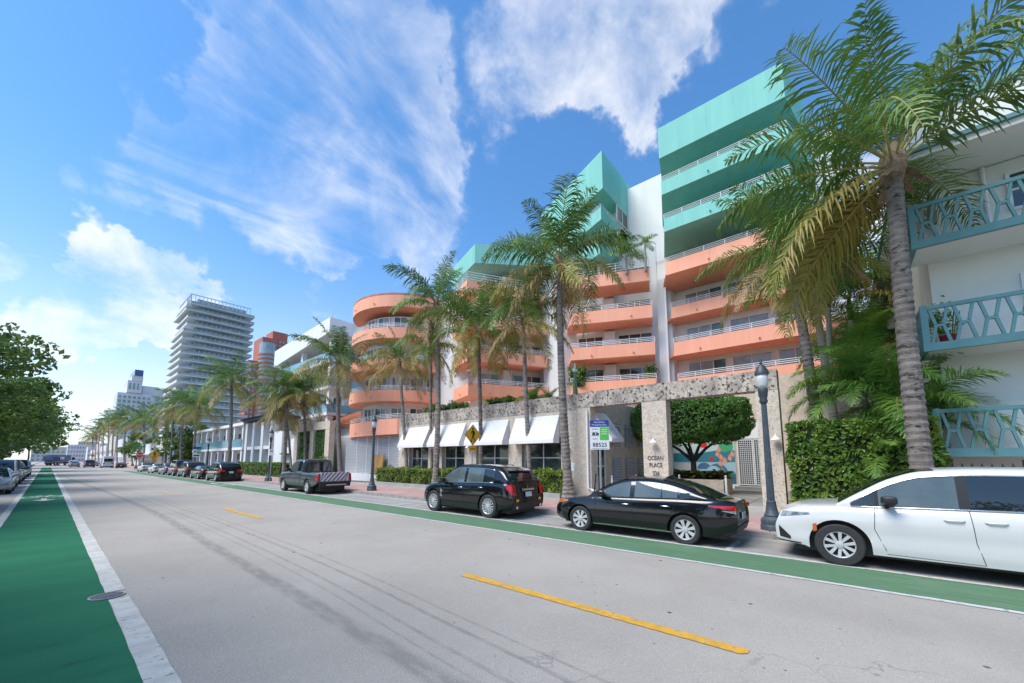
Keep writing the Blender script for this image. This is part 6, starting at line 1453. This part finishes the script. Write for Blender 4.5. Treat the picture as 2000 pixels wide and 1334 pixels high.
far_car(SED, 'paint_silver', (9.0, 170), 0, 'silver car far beyond the white van', DG)
far_car(SUV, 'paint_white', (5.2, 185), 0, 'white car far ahead in the driving lane', DG, name='driving_car')
vm = car(dict(SUV, paint='paint_white', name='cargo_van', cat='van', L=5.6, W=2.05, H=2.7, yf=1.85, yr=-1.75, top=[(-2.8,1.25),(1.2,1.25),(1.8,1.15),(2.5,1.0),(2.8,.85)], roof=[(-2.8,1.3),(-2.74,2.3),(-2.6,2.62),(-1,2.7),(.8,2.66),(1.1,2.5),(1.6,1.8),(2.1,1.12)], ws=(2.0,1.0,-2.6,-2.79), wins=[(.4,1.3,'car_glass')], mirror=(1.35,1.3), tw=.84, flat_back=True,
    fn=lambda t, patch, endbox, S, q: (ends(t, patch, endbox, S, q), MB().box(-.72,.72,-2.86,-2.78,1.45,2.15).build('rear_window', M['car_glass'], t, world=False))))
vm.location = (9.2, 134, .004); tag(vm, 'tall white cargo van seen from behind down the street', 'van', DG)
# blue refuse truck turning at the far junction
rt_ = thing('refuse_truck', 'blue refuse truck with a white emblem near the far junction', 'truck', (3.0, 205, .004), R(-36))
m = MB(); m.prism([(-1.25,-4.4),(1.25,-4.4),(1.25,1.9),(-1.25,1.9)], 1.15, 3.5); m.extr([(-1.25,-4.4,1.3),(-1.25,-5.2,1.6),(-1.25,-5.2,2.9),(-1.25,-4.4,3.5)], (2.5,0,0)); m.build('hopper', M['paint_blue'], rt_, world=False)
m = MB(); m.extr([(-1.2,2.1,.8),(-1.2,4.3,.8),(-1.2,4.35,1.7),(-1.2,4.0,2.9),(-1.2,2.1,3.0)], (2.4,0,0)); m.build('cab', M['paint_white'], rt_, world=False)
m = MB(); m.extr([(-1.1,4.37,1.75),(1.1,4.37,1.75),(1.05,4.05,2.75),(-1.05,4.05,2.75)], (0,.02,.01)); m.build('windscreen', M['car_glass'], rt_, world=False)
MB().box(-1.0,1.0,-4.8,4.2,.6,1.1).build('chassis', M['trim_black'], rt_, world=False)
for sg in (1,-1):
    MB().extr([(sg*1.255,-2.2,2.1),(sg*1.255,-.6,2.1),(sg*1.255,-.6,2.9),(sg*1.255,-2.2,2.9)], (sg*.01,0,0)).build('emblem', M['sign_white'], rt_, world=False)
    MB().extr([(sg*1.205,2.5,1.8),(sg*1.205,3.8,1.8),(sg*1.205,3.7,2.7),(sg*1.205,2.5,2.7)], (sg*.01,0,0)).build('side_window', M['car_glass'], rt_, world=False)
    for y in (3.2,-2.4,-3.6):
        wv = MB().lathe([(.28,-.14),(.5,-.15),(.52,0),(.5,.15),(.28,.14)], 18, c=(sg*1.05,y,.52), axis='x').build('wheel', M['rubber'], rt_, world=False)
        MB().lathe([(.28,-.145),(.1,-.10),(.1,.10),(.28,.145)], 14, c=(sg*1.05,y,.52), axis='x').build('rim', M['sign_white'], wv, world=False)
# cars on the park side face the camera
LG = 'cars parked along the park side'
def pk(kind, pnt, y, lab, cat='car', x=-2.15): far_car(kind, pnt, (x, y), math.pi, lab, LG, cat)
pk(SUV, 'paint_white', 25.3, 'white car at the front of the park side row', x=-2.2)
es = dict(SED, detail=1, style='plain', seams=[], H=1.44, L=4.7, roof=[(-2.05,1.0),(-1.6,1.15),(-1.0,1.36),(-.4,1.44),(.1,1.42),(.5,1.30),(1.0,1.06),(1.42,.90)], ws=(1.36,.2,-.75,-1.98))
far_car(es, 'paint_silver', (-2.05, 36.8+.6), math.pi, 'grey-blue electric sedan with slim headlights on the park side', LG)
pk(BIG, 'paint_white', 43.6, 'white sport utility vehicle behind the grey electric sedan')
pk(BIG, 'paint_charcoal', 50.6, 'charcoal sport utility vehicle behind the white one on the park side'); pk(SUV, 'paint_black', 57.0, 'black crossover next along the park side row')
pk(BIG, 'paint_silver', 71, 'silver sport utility vehicle beyond the verge shrub'); pk(SUV, 'paint_silver', 79, 'small silver crossover near the park side corner')
pk(SED, 'paint_charcoal', 64, 'dark sedan between the black crossover and the silver vehicles')
nb = thing('notice_board', 'pale notice boards standing behind the park side cars', 'sign', (-3.9, 62, .1)); MB().box(-.05,.05,-.05,.05,0,3.2).build('post', M['steel'], nb, world=False)
for k in (-1,1): MB().box(k*.8-.75, k*.8+.75, -.03, .03, 2.0, 3.3).build('panel', M['cream'], nb, world=False)
